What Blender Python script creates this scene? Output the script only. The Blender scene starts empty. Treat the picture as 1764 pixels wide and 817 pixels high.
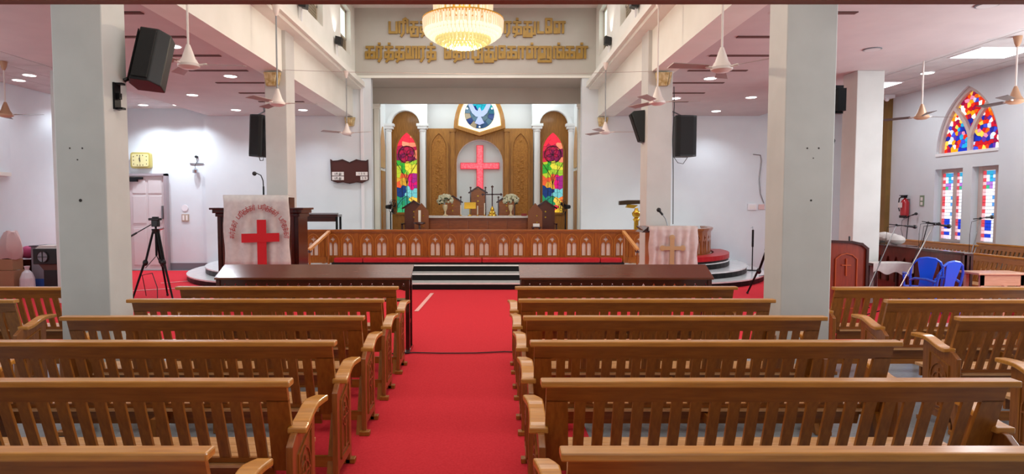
import bpy, math, random
from math import pi, sin, cos, radians, atan, sqrt
from mathutils import Vector, Matrix
random.seed(7)
S = bpy.context.scene
C = S.collection

# ------------------------------------------------------------------ camera
cam = bpy.data.cameras.new('camera')
cam.sensor_width = 36.0
cam.lens = 36.0 * 1050 / 1764
cam.shift_x = (882 - 848) / 1764
cam.clip_start = 0.05
camo = bpy.data.objects.new('camera', cam)
camo.location = (0, 0, 1.8)
camo.rotation_euler = (pi / 2 - atan(55 / 1050), 0, 0)
C.objects.link(camo)
S.camera = camo

# ------------------------------------------------------------------ world, exposure, big lights
w = bpy.data.worlds.new('world')
S.world = w
w.use_nodes = True
w.node_tree.nodes['Background'].inputs[0].default_value = (0.9, 0.96, 1.0, 1)
w.node_tree.nodes['Background'].inputs[1].default_value = 1.0
S.view_settings.view_transform = 'Standard'
S.view_settings.look = 'None'
S.view_settings.exposure = 0.1
S.view_settings.gamma = 1.0
S.view_settings.use_curve_mapping = False


def area(name, loc, rot, sx, sy, power, col):
    l = bpy.data.lights.new(name, 'AREA')
    l.shape = 'RECTANGLE'
    l.size = sx
    l.size_y = sy
    l.energy = power
    l.color = col
    o = bpy.data.objects.new(name, l)
    o.location = loc
    o.rotation_euler = rot
    C.objects.link(o)
    return o


# daylight from the open entrance behind the photographer
area('entrance_daylight', (-0.4, -3.8, 1.9), (radians(90), 0, 0), 9.0, 3.2, 54, (0.50, 0.76, 1.0))
area('nave_ceiling_light', (-0.45, 3.0, 7.0), (0, 0, 0), 5.0, 8.0, 222, (1.0, 0.94, 0.84))  # added overhead fill lamps standing in for clerestory daylight
area('nave_ceiling_light', (-0.45, 12.5, 7.0), (0, 0, 0), 5.0, 6.0, 140, (1.0, 0.96, 0.90))
area('apse_light', (-0.40, 19.0, 5.35), (0, 0, 0), 4.6, 0.7, 44, (0.86, 0.98, 1.0))
area('apse_light', (-0.40, 18.35, 4.72), (radians(62), 0, 0), 5.0, 0.12, 15, (0.86, 0.98, 1.0))
area('chancel_light', (-0.45, 15.2, 6.9), (0, 0, 0), 5.0, 2.0, 25, (0.92, 0.97, 1.0))  # added fill before the chancel, no fitting hangs here
area('aisle_light_left', (-7.0, 4.5, 4.1), (0, 0, 0), 4.5, 5.0, 90, (0.9, 0.97, 1.0))  # broad area lamps added for ambient light in the near aisles
area('aisle_light_right', (6.2, 4.5, 4.1), (0, 0, 0), 4.5, 5.0, 110, (0.95, 0.97, 1.0))
area('window_daylight_right', (9.6, 6.5, 2.4), (0, radians(105), 0), 2.4, 6.0, 430, (0.9, 0.97, 1.0))  # added side lamps lifting the aisles, standing for unseen windows
area('window_daylight_left', (-10.3, 6.5, 2.4), (0, radians(-100), 0), 2.4, 6.0, 120, (0.9, 0.97, 1.0))


# ------------------------------------------------------------------ materials
def srgb(h):
    h = h.lstrip('#')
    r = []
    for i in (0, 2, 4):
        c = int(h[i:i + 2], 16) / 255
        r.append(c / 12.92 if c <= 0.04045 else ((c + 0.055) / 1.055) ** 2.4)
    return (*r, 1)


MATS = {}


def mat(name, c, rough=0.5, metal=0, c2=None, scale=8, stretch=(1, 1, 1), bump=0, coat=0, emit=None, es=0, detail=4, spec=0.5, trans=0, alpha=1):
    if name in MATS:
        return MATS[name]
    m = bpy.data.materials.new(name)
    m.use_nodes = True
    nt = m.node_tree
    b = nt.nodes['Principled BSDF']
    b.inputs['Base Color'].default_value = srgb(c)
    b.inputs['Roughness'].default_value = rough
    b.inputs['Metallic'].default_value = metal
    b.inputs['Specular IOR Level'].default_value = spec
    b.inputs['Coat Weight'].default_value = coat
    b.inputs['Coat Roughness'].default_value = 0.15
    b.inputs['Transmission Weight'].default_value = trans
    b.inputs['Alpha'].default_value = alpha
    if emit:
        b.inputs['Emission Color'].default_value = srgb(emit)
        b.inputs['Emission Strength'].default_value = es
    if c2 or bump:
        tc = nt.nodes.new('ShaderNodeTexCoord')
        mp = nt.nodes.new('ShaderNodeMapping')
        mp.inputs['Scale'].default_value = stretch
        nz = nt.nodes.new('ShaderNodeTexNoise')
        nz.inputs['Scale'].default_value = scale
        nz.inputs['Detail'].default_value = detail
        nt.links.new(tc.outputs['Object'], mp.inputs['Vector'])
        nt.links.new(mp.outputs['Vector'], nz.inputs['Vector'])
        if c2:
            cr = nt.nodes.new('ShaderNodeValToRGB')
            cr.color_ramp.elements[0].position = 0.32
            cr.color_ramp.elements[1].position = 0.68
            cr.color_ramp.elements[0].color = srgb(c)
            cr.color_ramp.elements[1].color = srgb(c2)
            nt.links.new(nz.outputs['Fac'], cr.inputs['Fac'])
            nt.links.new(cr.outputs['Color'], b.inputs['Base Color'])
        if bump:
            bp = nt.nodes.new('ShaderNodeBump')
            bp.inputs['Strength'].default_value = bump
            bp.inputs['Distance'].default_value = 0.01
            nt.links.new(nz.outputs['Fac'], bp.inputs['Height'])
            nt.links.new(bp.outputs['Normal'], b.inputs['Normal'])
    MATS[name] = m
    return m


WALL = mat('wall_paint', '#dfe6ea', 0.75, c2='#d8dfe4', scale=1.2, bump=0.03)
WALLW = mat('cream_paint', '#eae9e1', 0.7, c2='#e2e1d8', scale=1.5)
COLP = mat('column_paint', '#cbcac6', 0.55, c2='#c3c2be', scale=2.5)
CEIL = mat('aisle_ceiling_paint', '#cdc2c0', 0.8, c2='#c6bbba', scale=2)
CEILW = mat('nave_ceiling_paint', '#e9e0da', 0.8)
TILE = mat('ceiling_tile', '#d2cdcb', 0.85, c2='#c6c0bf', scale=3)
TILEG = mat('ceiling_grid', '#a99d9c', 0.6)
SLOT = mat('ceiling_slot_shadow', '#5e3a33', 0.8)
FLOOR = mat('terrazzo_floor', '#7d848a', 0.3, c2='#8d9398', scale=25, coat=0.3)
RED = mat('red_carpet', '#d03640', 0.95, c2='#c62e38', scale=60, bump=0.25, spec=0.1)
OAK = mat('teak_wood', '#a0601c', 0.38, c2='#864c10', scale=5, stretch=(1.0, 9, 9), coat=0.35, bump=0.03)
OAKV = mat('teak_wood_upright', '#a2641e', 0.4, c2='#885012', scale=5, stretch=(9, 9, 1.0), coat=0.3)
CAP = mat('worn_teak', '#cc8c3c', 0.3, c2='#b2742a', scale=4, stretch=(1, 12, 12), coat=0.5)  # paler tan teak for top rails and armrests
SEAT = mat('pale_teak', '#d8a878', 0.28, c2='#c08a55', scale=4, stretch=(2, 14, 6), coat=0.5)
PANELW = mat('reddish_teak', '#9c5e2a', 0.3, c2='#844c1e', scale=6, stretch=(9, 9, 1), coat=0.35)  # red bounce from the carpet is mixed into this teak colour
DARK = mat('dark_mahogany', '#43140e', 0.22, c2='#310c08', scale=5, stretch=(1, 8, 8), coat=0.6)
DESKTOP = mat('mahogany_top', '#64301a', 0.22, c2='#542612', scale=4, stretch=(1, 10, 10), coat=0.6)
HONEY = mat('honey_wood', '#a05a18', 0.32, c2='#87460e', scale=5, stretch=(1.2, 6, 6), coat=0.5)
RAILW = mat('rail_wood', '#a65c18', 0.3, c2='#88480e', scale=6, stretch=(6, 6, 1), coat=0.5)
APSEW = mat('apse_wood', '#ae7426', 0.45, c2='#94601a', scale=5, stretch=(7, 7, 1), coat=0.2)
APSEL = mat('carved_wood', '#b87c2c', 0.5, c2='#9a6018', scale=22, bump=0.6)
WHITE = mat('white_plaster', '#f0f2f3', 0.6)
MARB = mat('white_marble', '#f2f5f4', 0.15, c2='#e2e8e8', scale=6, coat=0.4)
BLACKT = mat('black_granite', '#0d0e0f', 0.45, spec=.25)
BLACK = mat('black_plastic', '#111113', 0.45)
GRILLE = mat('speaker_grille', '#0b0b0c', 0.75, bump=0.4, scale=300)
BLKM = mat('black_metal', '#17171a', 0.35, metal=0.6)
CUSH = mat('red_leatherette', '#b8141e', 0.38, c2='#a80f18', scale=10)
CREAM = mat('cream_board', '#e2cdbf', 0.6)
CLOTH = mat('white_cloth', '#cdc6c1', 0.9, c2='#c2bab6', scale=14, bump=0.1)
CLOTHP = mat('satin_cloth', '#cfbcb6', 0.55, c2='#c0aba6', scale=9)
REDC = mat('red_felt', '#c0141f', 0.85)
REDT = mat('red_thread', '#a3423f', 0.8)
GOLDC = mat('gold_thread', '#b89468', 0.5)
GOLD = mat('gold_letter', '#92702e', 0.4, metal=0.25, c2='#a8843a', scale=6)
BRASS = mat('brass', '#d0a63c', 0.22, metal=0.9)
CHROME = mat('chrome', '#c9cbd0', 0.2, metal=1)
STEEL = mat('grey_steel', '#8a8c90', 0.4, metal=0.7)
FANW = mat('fan_enamel', '#e2d6cf', 0.35)
FANB = mat('fan_blade', '#a08c86', 0.4)
FAND = mat('dark_fan_blade', '#5b4d48', 0.4)
CLOCKM = mat('clock_case', '#b0a25a', 0.35)
CLOCKF = mat('clock_face', '#d8cf96', 0.5)
DOORP = mat('door_paint', '#d5cbcb', 0.5)
GREYS = mat('grey_skirting', '#77757c', 0.5)
BLUEP = mat('blue_plastic', '#1454d8', 0.3, coat=0.3)
BLUE = mat('blue_paint', '#2f62b8', 0.5)
GREYB = mat('grey_laminate', '#8e8f98', 0.5)
FIRE = mat('extinguisher_red', '#b01420', 0.3, coat=0.4)
TAN = mat('tan_boards', '#8a6a34', 0.6, c2='#7d5f2c', scale=3)
CARTON = mat('cardboard', '#b88c6a', 0.85)
PINK = mat('pink_fabric', '#c4517d', 0.8)
PALEP = mat('pale_pink_sheet', '#d9b8b4', 0.6)
BAGW = mat('white_plastic_bag', '#e6e2e6', 0.4)
PAPER = mat('white_card', '#e9e4e0', 0.7)
INK = mat('ink', '#2a2320', 0.7)
LEAD = mat('window_lead', '#15131a', 0.6)
STONE = mat('tracery_stone', '#cdbcb8', 0.7)
LAMP = mat('downlight_glow', '#ffffff', 0.5, emit='#fff4ee', es=6)
PANLT = mat('panel_light_glow', '#ffffff', 0.5, emit='#f6faff', es=3.5)
DAYG = mat('daylit_glass', '#dff2ee', 0.3, emit='#dff5ee', es=0.95)
CRYS = mat('lit_crystal', '#b59c84', 0.2, emit='#ffd2aa', es=0.72)
CRYSB = mat('lit_crystal_bright', '#b5a890', 0.2, emit='#fff0cc', es=0.95)
CRYSY = mat('lit_crystal_yellow', '#a89a58', 0.2, emit='#f6e696', es=0.62)
NEON = mat('lit_cross_face', '#f03a52', 0.3, emit='#ff4258', es=0.75, c2='#ff8a96', scale=18)
NEONE = mat('lit_cross_edge', '#c01830', 0.4, emit='#d01a38', es=0.35)
BACKL = mat('backlit_cream', '#fff6dc', 0.5, emit='#f2f0e0', es=0.45)
FLOWER = mat('white_flowers', '#d8d2bc', 0.8, c2='#a7ab86', scale=30, bump=0.5)
LEAF = mat('dark_leaves', '#27331c', 0.7)
VASE = mat('gilt_vase', '#d9c7a0', 0.3, metal=0.4)
BOOK = mat('dark_book', '#8d2a26', 0.6)
CANDLE = mat('candle_wax', '#e9e2d4', 0.5)
CABLE = mat('cable_black', '#1c1a1c', 0.6)
TAPE = mat('pale_tape', '#e7a9a4', 0.8)
CONDUIT = mat('conduit_white', '#e9e7ea', 0.4)


# ------------------------------------------------------------------ mesh helpers
def wloc(o):
    v = Vector((0, 0, 0))
    while o:
        v += o.location
        o = o.parent
    return v


class MB:
    def __init__(s):
        s.v = []
        s.f = []

    def add(s, vs, fs, M=None):
        n = len(s.v)
        if M is not None:
            vs = [M @ Vector(v) for v in vs]
        s.v += [tuple(v) for v in vs]
        s.f += [tuple(i + n for i in f) for f in fs]
        return s

    def bx(s, x0, x1, y0, y1, z0, z1, M=None):
        vs = [(x, y, z) for z in (z0, z1) for y in (y0, y1) for x in (x0, x1)]
        return s.add(vs, [(0, 2, 3, 1), (4, 5, 7, 6), (0, 1, 5, 4), (2, 6, 7, 3), (0, 4, 6, 2), (1, 3, 7, 5)], M)

    def hexa(s, p):
        return s.add(p, [(0, 2, 3, 1), (4, 5, 7, 6), (0, 1, 5, 4), (2, 6, 7, 3), (0, 4, 6, 2), (1, 3, 7, 5)])

    def prism(s, poly, plane, d0, d1, M=None):
        n = len(poly)
        def P(a, b, d):
            return {'xz': (a, d, b), 'yz': (d, a, b), 'xy': (a, b, d)}[plane]
        vs = [P(a, b, d0) for a, b in poly] + [P(a, b, d1) for a, b in poly]
        fs = [tuple(range(n))[::-1], tuple(range(n, 2 * n))]
        fs += [(i, (i + 1) % n, n + (i + 1) % n, n + i) for i in range(n)]
        return s.add(vs, fs, M)

    def cyl(s, p0, p1, r0, r1=None, n=12, cap=True):
        r1 = r0 if r1 is None else r1
        p0 = Vector(p0)
        p1 = Vector(p1)
        d = (p1 - p0).normalized()
        a = d.cross(Vector((0, 0, 1)) if abs(d.z) < 0.9 else Vector((1, 0, 0))).normalized()
        b = d.cross(a)
        vs = []
        for p, r in ((p0, r0), (p1, r1)):
            for i in range(n):
                t = 2 * pi * i / n
                vs.append(p + (a * cos(t) + b * sin(t)) * r)
        fs = [(i, (i + 1) % n, n + (i + 1) % n, n + i) for i in range(n)]
        if cap:
            fs += [tuple(range(n))[::-1], tuple(range(n, 2 * n))]
        return s.add(vs, fs)

    def lathe(s, prof, c=(0, 0, 0), n=16):
        k = len(prof)
        vs = []
        for r, z in prof:
            for i in range(n):
                t = 2 * pi * i / n
                vs.append((c[0] + r * cos(t), c[1] + r * sin(t), c[2] + z))
        fs = []
        for j in range(k - 1):
            for i in range(n):
                i2 = (i + 1) % n
                fs.append((j * n + i, j * n + i2, (j + 1) * n + i2, (j + 1) * n + i))
        fs += [tuple(range(n))[::-1], tuple(range((k - 1) * n, k * n))]
        return s.add(vs, fs)

    def tube(s, path, r, n=6):
        path = [Vector(p) for p in path]
        vs = []
        for i, p in enumerate(path):
            d = (path[min(i + 1, len(path) - 1)] - path[max(i - 1, 0)]).normalized()
            a = d.cross(Vector((0, 0, 1)) if abs(d.z) < 0.9 else Vector((1, 0, 0))).normalized()
            b = d.cross(a)
            for k in range(n):
                t = 2 * pi * k / n
                vs.append(p + (a * cos(t) + b * sin(t)) * r)
        m = len(path)
        fs = []
        for i in range(m - 1):
            for k in range(n):
                k2 = (k + 1) % n
                fs.append((i * n + k, i * n + k2, (i + 1) * n + k2, (i + 1) * n + k))
        fs += [tuple(range(n))[::-1], tuple(range((m - 1) * n, m * n))]
        return s.add(vs, fs)

    def ball(s, c, r, nu=12, nv=8):
        rx, ry, rz = r if isinstance(r, tuple) else (r, r, r)
        vs = [(c[0], c[1], c[2] - rz)]
        for j in range(1, nv):
            ph = -pi / 2 + pi * j / nv
            for i in range(nu):
                t = 2 * pi * i / nu
                vs.append((c[0] + rx * cos(ph) * cos(t), c[1] + ry * cos(ph) * sin(t), c[2] + rz * sin(ph)))
        vs.append((c[0], c[1], c[2] + rz))
        fs = [(0, 1 + (i + 1) % nu, 1 + i) for i in range(nu)]
        for j in range(nv - 2):
            for i in range(nu):
                a = 1 + j * nu
                fs.append((a + i, a + (i + 1) % nu, a + nu + (i + 1) % nu, a + nu + i))
        t = len(vs) - 1
        a = 1 + (nv - 2) * nu
        fs += [(a + i, a + (i + 1) % nu, t) for i in range(nu)]
        return s.add(vs, fs)

    def ribbon(s, pts, wd, y0, y1, closed=False):
        """thick line through (x,z) points, extruded from y0 to y1: used for letters, leads and carvings"""
        n = len(pts)
        segs = [(pts[i], pts[(i + 1) % n]) for i in range(n if closed else n - 1)]
        for (a, b), (c, d) in segs:
            L = sqrt((c - a) ** 2 + (d - b) ** 2)
            if L < 1e-6:
                continue
            ux, uz = (c - a) / L, (d - b) / L
            h = wd / 2
            a2, b2, c2, d2 = a - ux * h * .8, b - uz * h * .8, c + ux * h * .8, d + uz * h * .8
            s.prism([(a2 + uz * h, b2 - ux * h), (c2 + uz * h, d2 - ux * h), (c2 - uz * h, d2 + ux * h), (a2 - uz * h, b2 + ux * h)], 'xz', y0 - .0004 * (len(s.f) // 6 % 7), y1)
        return s

    def build(s, name, m, parent=None, bev=0, smooth=False, loc=None):
        me = bpy.data.meshes.new(name)
        off = wloc(parent) if parent else Vector((0, 0, 0))
        if loc is not None:
            off = Vector(loc)
        me.from_pydata([tuple(Vector(v) - off) for v in s.v], [], s.f)
        me.materials.append(m)
        me.validate()
        if smooth:
            for p in me.polygons:
                p.use_smooth = True
        o = bpy.data.objects.new(name, me)
        C.objects.link(o)
        if parent:
            o.parent = parent
            if loc is not None:
                o.location = Vector(loc) - wloc(parent)
        elif loc is not None:
            o.location = loc
        if bev:
            b = o.modifiers.new('bevel', 'BEVEL')
            b.width = bev
            b.segments = 2
            b.limit_method = 'ANGLE'
        if smooth:
            e = o.modifiers.new('split', 'EDGE_SPLIT')
            e.split_angle = radians(40)
        return o


def thing(name, label, cat, loc=(0, 0, 0), group=None, rz=0):
    o = bpy.data.objects.new(name, None)
    o.empty_display_size = 0.1
    C.objects.link(o)
    o.location = loc
    o.rotation_euler = (0, 0, rz)
    o['label'] = label
    o['category'] = cat
    if group:
        o['group'] = group
    return o


def tag(o, label, cat, group=None):
    o['label'] = label
    o['category'] = cat
    if group:
        o['group'] = group
    return o


def struct(o):
    o['kind'] = 'structure'
    return o


def sroot(name, loc=(0, 0, 0)):
    o = bpy.data.objects.new(name, None)
    C.objects.link(o)
    o.location = loc
    o['kind'] = 'structure'
    return o


def copy_tree(o, parent=None):
    c = o.copy()
    C.objects.link(c)
    if parent:
        c.parent = parent
    for ch in list(o.children):
        copy_tree(ch, c)
    return c


def dup(root, loc, label, rz=None, group=None):
    c = copy_tree(root)
    c.location = loc
    if rz is not None:
        c.rotation_euler = (0, 0, rz)
    c['label'] = label
    if group:
        c['group'] = group
    return c


def linkcopy(o, parent, loc, rz=0):
    """a repeat of a piece that shares its mesh (loc in the parent's own frame)"""
    c = o.copy()
    C.objects.link(c)
    c.parent = parent
    c.location = loc
    c.rotation_euler = (0, 0, rz)
    return c


def shape2d(outer, holes, thick):
    """mesh of a flat outline with holes, in the xz plane, centred in y"""
    cu = bpy.data.curves.new('outline', 'CURVE')
    cu.dimensions = '2D'
    cu.fill_mode = 'BOTH'
    cu.extrude = thick / 2
    for ring in [outer] + holes:
        sp = cu.splines.new('POLY')
        sp.points.add(len(ring) - 1)
        for i, (a, b) in enumerate(ring):
            sp.points[i].co = (a, b, 0, 1)
        sp.use_cyclic_u = True
    o = bpy.data.objects.new('outline', cu)
    C.objects.link(o)
    dg = bpy.context.evaluated_depsgraph_get()
    dg.update()
    me = bpy.data.meshes.new_from_object(o.evaluated_get(dg))
    bpy.data.objects.remove(o)
    bpy.data.curves.remove(cu)
    me.transform(Matrix.Rotation(pi / 2, 4, 'X'))
    return me


def meshobj(name, me, m, parent=None, loc=(0, 0, 0), rz=0):
    me.materials.clear()
    me.materials.append(m)
    o = bpy.data.objects.new(name, me)
    C.objects.link(o)
    o.location = loc
    o.rotation_euler = (0, 0, rz)
    if parent:
        o.parent = parent
        o.location = Vector(loc) - wloc(parent)
    return o


def arc(cx, cz, r, a0, a1, n=12):
    return [(cx + r * cos(a0 + (a1 - a0) * i / n), cz + r * sin(a0 + (a1 - a0) * i / n)) for i in range(n + 1)]


def pointed(x0, x1, z0, zs, zt, n=8):
    """pointed-arch outline, counter-clockwise from the lower left"""
    cx = (x0 + x1) / 2
    hw = (x1 - x0) / 2
    h = zt - zs
    R = (hw * hw + h * h) / (2 * hw)
    pts = [(x0, z0), (x1, z0)]
    a1 = math.asin(min(1, h / R))
    for i in range(n + 1):
        a = a1 * i / n
        pts.append((x1 - R + R * cos(a), zs + R * sin(a)))
    for i in range(n - 1, -1, -1):
        a = a1 * i / n
        pts.append((x0 + R - R * cos(a), zs + R * sin(a)))
    return pts


def round_arch(x0, x1, z0, zs, n=14):
    cx = (x0 + x1) / 2
    return [(x0, z0), (x1, z0)] + arc(cx, zs, (x1 - x0) / 2, 0, pi, n)


def clip(poly, px, pz, nx, nz):
    out = []
    m = len(poly)
    for i in range(m):
        a = poly[i]
        b = poly[(i + 1) % m]
        da = (a[0] - px) * nx + (a[1] - pz) * nz
        db = (b[0] - px) * nx + (b[1] - pz) * nz
        if da <= 0:
            out.append(a)
        if (da < 0 < db) or (db < 0 < da):
            t = da / (da - db)
            out.append((a[0] + (b[0] - a[0]) * t, a[1] + (b[1] - a[1]) * t))
    return out


def cells(outline, seeds):
    res = []
    for i, s in enumerate(seeds):
        c = list(outline)
        for j, t in enumerate(seeds):
            if i == j:
                continue
            mx, mz = (s[0] + t[0]) / 2, (s[1] + t[1]) / 2
            c = clip(c, mx, mz, t[0] - s[0], t[1] - s[1])
            if len(c) < 3:
                break
        if len(c) >= 3:
            res.append((s, c))
    return res


def inset(poly, d):
    """shrink a convex polygon towards its middle by about d"""
    cx = sum(p[0] for p in poly) / len(poly)
    cz = sum(p[1] for p in poly) / len(poly)
    out = []
    for x, z in poly:
        L = sqrt((x - cx) ** 2 + (z - cz) ** 2)
        k = max(0.3, 1 - d / max(L, 1e-5))
        out.append((cx + (x - cx) * k, cz + (z - cz) * k))
    return out


GLASSC = {}


def gl(h, s=1.0):
    s = round(s * .6, 2)
    k = 'stained_glass_' + h.lstrip('#') + ('' + '_%d' % int(s * 100))
    return mat(k, h, 0.2, emit=h, es=s, spec=.2)


def inpoly(p, poly):
    x, z = p
    r = False
    n = len(poly)
    for i in range(n):
        x0, z0 = poly[i]
        x1, z1 = poly[(i + 1) % n]
        if (z0 > z) != (z1 > z) and x < (x1 - x0) * (z - z0) / (z1 - z0) + x0:
            r = not r
    return r


def glaze(outline, seeds, colour, parent, frame, thick=0.012, gap=0.008, lead=True):
    """individual panes inside an outline; frame(x, z, d) gives a world point"""
    mb = MB()
    n = len(outline)
    vs = [frame(x, z, 0.0) for x, z in outline] + [frame(x, z, 0.02) for x, z in outline]
    mb.add(vs, [tuple(range(n)), tuple(range(n, 2 * n))[::-1]] + [(i, (i + 1) % n, n + (i + 1) % n, n + i) for i in range(n)])
    if lead:
        mb.build('lead_backing', LEAD, parent)
    for s, c in cells(outline, seeds):
        c = inset(c, gap)
        k = len(c)
        m2 = MB()
        vs = [frame(x, z, -thick) for x, z in c] + [frame(x, z, -0.001) for x, z in c]
        m2.add(vs, [tuple(range(k)), tuple(range(k, 2 * k))[::-1]] + [(i, (i + 1) % k, k + (i + 1) % k, k + i) for i in range(k)])
        m2.build('glass_pane', colour(s), parent)


# ------------------------------------------------------------------ stroke letters (Tamil)
def dot(x):
    return [(x - .04, 1.32), (x + .04, 1.32)]


KA = [[(.05, 1), (.75, 1)], [(.35, 1), (.35, 0), (0, 0), (0, .5), (.85, .5), (.85, 0), (.6, 0)]]
TH = [[(.05, 1), (.75, 1)], [(.35, 1), (.35, .05), (0, .05), (0, .5), (.8, .5), (.8, -.1), (.3, -.14), (.12, -.36)]]
RA = [[(0, 0), (0, 1), (.6, 1)], [(.42, 1), (.42, 0), (.2, -.33)]]
AA = [[(0, 0), (0, 1), (.6, 1)], [(.42, 1), (.42, 0)]]
LL = [[(.25, .35), (.25, 0), (0, 0), (0, 1), (.5, 1), (.5, 0)], [(.5, 1), (1.08, 1)], [(.85, 1), (.85, 0)]]
NG = [[(0, 0), (0, 1), (.75, 1)], [(.35, 1), (.35, 0), (.72, 0), (.72, .5), (.35, .5)], [(1, 1), (1, 0), (.72, 0)]]
GLY = {
    'pa': (.75, [[(0, 1), (0, 0), (.75, 0), (.75, 1)]]),
    'ra': (.6, RA),
    'ri': (.85, RA + [[(.42, 1), (.45, 1.25), (.64, 1.35), (.85, 1.2), (.85, 0)]]),
    'r': (.6, RA + [dot(.25)]),
    'aa': (.6, AA),
    'ka': (.85, KA),
    'tha': (.82, TH),
    'th': (.82, TH + [dot(.4)]),
    'su': (.8, [[(.05, 1), (.75, 1)], [(.35, 1), (.35, .05), (0, .05), (0, .5), (.78, .5), (.78, -.33), (.1, -.33), (.1, -.12)]]),
    'thu': (1.2, [[(.05, 1), (.75, 1)], [(.35, 1), (.35, .05), (0, .05), (0, .5), (.8, .5), (.8, -.36), (0, -.36), (0, -.14), (1.15, -.14), (1.15, 1)]]),
    'a': (1.1, [[(.4, .55), (.1, .55), (.1, 1), (.55, 1), (.55, .1), (0, .1), (0, -.22), (1, -.22)], [(1.02, 1), (1.02, -.3)], [(.55, .45), (1, .45)]]),
    'la': (.95, [[(.28, .3), (.28, 0), (0, 0), (0, 1), (.48, 1), (.48, 0), (.95, 0), (.95, 1)]]),
    'ng': (1.0, NG + [dot(.5)]),
    'da': (.55, [[(0, 1), (0, 0), (.55, 0)]]),
    'ee': (.6, [[(.55, 0), (.55, 1.3), (0, 1.3), (0, 0), (.33, 0), (.33, .5), (0, .5)]]),
    'e': (.6, [[(.55, 0), (.55, 1.06), (0, 1.06), (0, 0), (.33, 0), (.33, .5), (0, .5)]]),
    'na': (1.05, [[(.25, .35), (.25, 0), (0, 0), (0, 1), (.5, 1), (.5, 0)], [(.5, 1), (1.08, 1)], [(.9, 1), (.9, 0)]]),
    'ai': (1.05, [[(.2, .35), (.2, 0), (0, 0), (0, 1), (.38, 1), (.38, 0), (.7, 0), (.7, 1), (1.05, 1), (1.05, 0)]]),
    'll': (1.05, LL + [dot(.5)]),
    'llu': (1.2, LL + [[(.85, 0), (1.15, 0), (1.15, 1)], [(1.15, 0), (1.15, -.34), (-.12, -.34), (-.12, .7)]]),
    'zhu': (1.05, [[(0, 1), (0, 0), (.6, 0), (.6, 1)], [(.3, 0), (.3, -.38), (1, -.38), (1, 1), (.6, 1)], [(.6, .5), (.85, .5)]]),
    '1': (.3, [[(.05, .8), (.2, 1), (.2, 0)]]),
    '2': (.55, [[(0, .8), (.15, 1), (.45, 1), (.5, .7), (0, 0), (.5, 0)]]),
    '3': (.55, [[(0, 1), (.5, 1), (.2, .55), (.5, .45), (.45, 0), (0, 0)]]),
    '5': (.55, [[(.5, 1), (0, 1), (0, .55), (.4, .55), (.5, .3), (.4, 0), (0, 0)]]),
    '9': (.55, [[(.5, .5), (0, .5), (0, 1), (.5, 1), (.5, 0), (.1, 0)]]),
    'm_': (.9, [[(0, 0), (0, 1), (.8, 1)], [(.4, 1), (.4, 0), (.8, 0), (.8, .5)]]),
}


def layout(tokens, gap=.3, space=.75):
    x = 0
    out = []
    for t in tokens:
        if t == ' ':
            x += space
            continue
        wd, st = GLY[t]
        out.append((x, wd, st, t))
        x += wd + gap
    return out, x - gap


# ================================================================== THE SHELL
XL, XR = -3.71, 2.80           # inner faces of the nave columns
ZC = 4.22                      # aisle ceiling
ZO = 4.42                      # outer aisle ceiling
ZN = 7.1                       # nave ceiling
YB = 16.7                      # front wall
XWL, XWR = -10.45, 9.8
XOL, XOR = -7.7, 7.25          # where the outer aisles begin

struct(MB().bx(XWL - .3, XWR + .5, -4.2, 20.3, -0.2, 0).build('floor', FLOOR))
# carpet: aisle strip plus the cross area before the altar
tag(MB().prism([(-1.5, -2.5), (0.75, -2.5), (0.75, 7.3), (9.65, 7.3), (9.65, 16.65), (-10.4, 16.65), (-10.4, 7.3), (-1.5, 7.3)], 'xy', 0.0, 0.005).build('red_carpet', RED),
    'bright red carpet running up the centre aisle and across before the altar steps', 'carpet')

# ceilings
struct(MB().bx(XL - .5, XR + .5, -4, 20.3, ZN, ZN + .15).build('ceiling', CEILW))
cl = sroot('ceiling_left')
MB().bx(XOL, XL - .4, -4, YB, ZC, ZC + .3).build('soffit', CEIL, cl)
cr = sroot('ceiling_right')
MB().bx(XR + .4, XOR, -4, YB, ZC, ZC + .3).build('soffit', CEIL, cr)


def outer_ceiling(root, x0, x1, n, skip):
    MB().bx(x0, x1, -4, YB, ZO + .02, ZO + .2).build('grid_slab', TILEG, root)
    step = (x1 - x0) / n
    tile = None
    y = 5.0
    while y < YB - 0.05:
        d = min(.6, YB - y)
        for i in range(n):
            cx, cy = x0 + step * (i + .5), y + d / 2
            if any(abs(cx - a) < step * .5 and abs(cy - b) < .3 for a, b in skip):
                continue
            if d < .59:
                MB().bx(cx - step / 2 + .008, cx + step / 2 - .008, y + .008, y + d - .008, ZO - .003, ZO + .03).build('ceiling_tile', TILE, root)
                continue
            if tile is None:
                tile = MB().bx(-step / 2 + .008, step / 2 - .008, -.292, .292, -.003, .03).build('ceiling_tile', TILE, root)
                tile.location = (cx, cy, ZO)
            else:
                linkcopy(tile, root, (cx, cy, ZO))
        y += .6
    MB().bx(x0, x1, -4, 5.0, ZO, ZO + .03).build('plain_ceiling', TILE, root)


outer_ceiling(cl, XWL, XOL, 4, [])
outer_ceiling(cr, XOR, XWR + .3, 4, [])

# slots in the aisle ceilings
for k in range(7):
    y = 7.8 + 1.1 * k
    for sx, x0, wd in (('left', -5.46, 'left'), ('right', 3.52, 'right')):
        o = MB().bx(x0, x0 + 1.06, y - .045, y + .045, ZC - .012, ZC + .0).build('ceiling_slot', SLOT)
        ordn = ['nearest', 'second', 'third', 'fourth', 'fifth', 'sixth', 'furthest'][k]
        tag(o, 'narrow brown slot vent in the %s aisle ceiling, %s from the camera' % (sx, ordn), 'vent', 'slot vents in the %s aisle ceiling' % sx)

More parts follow.
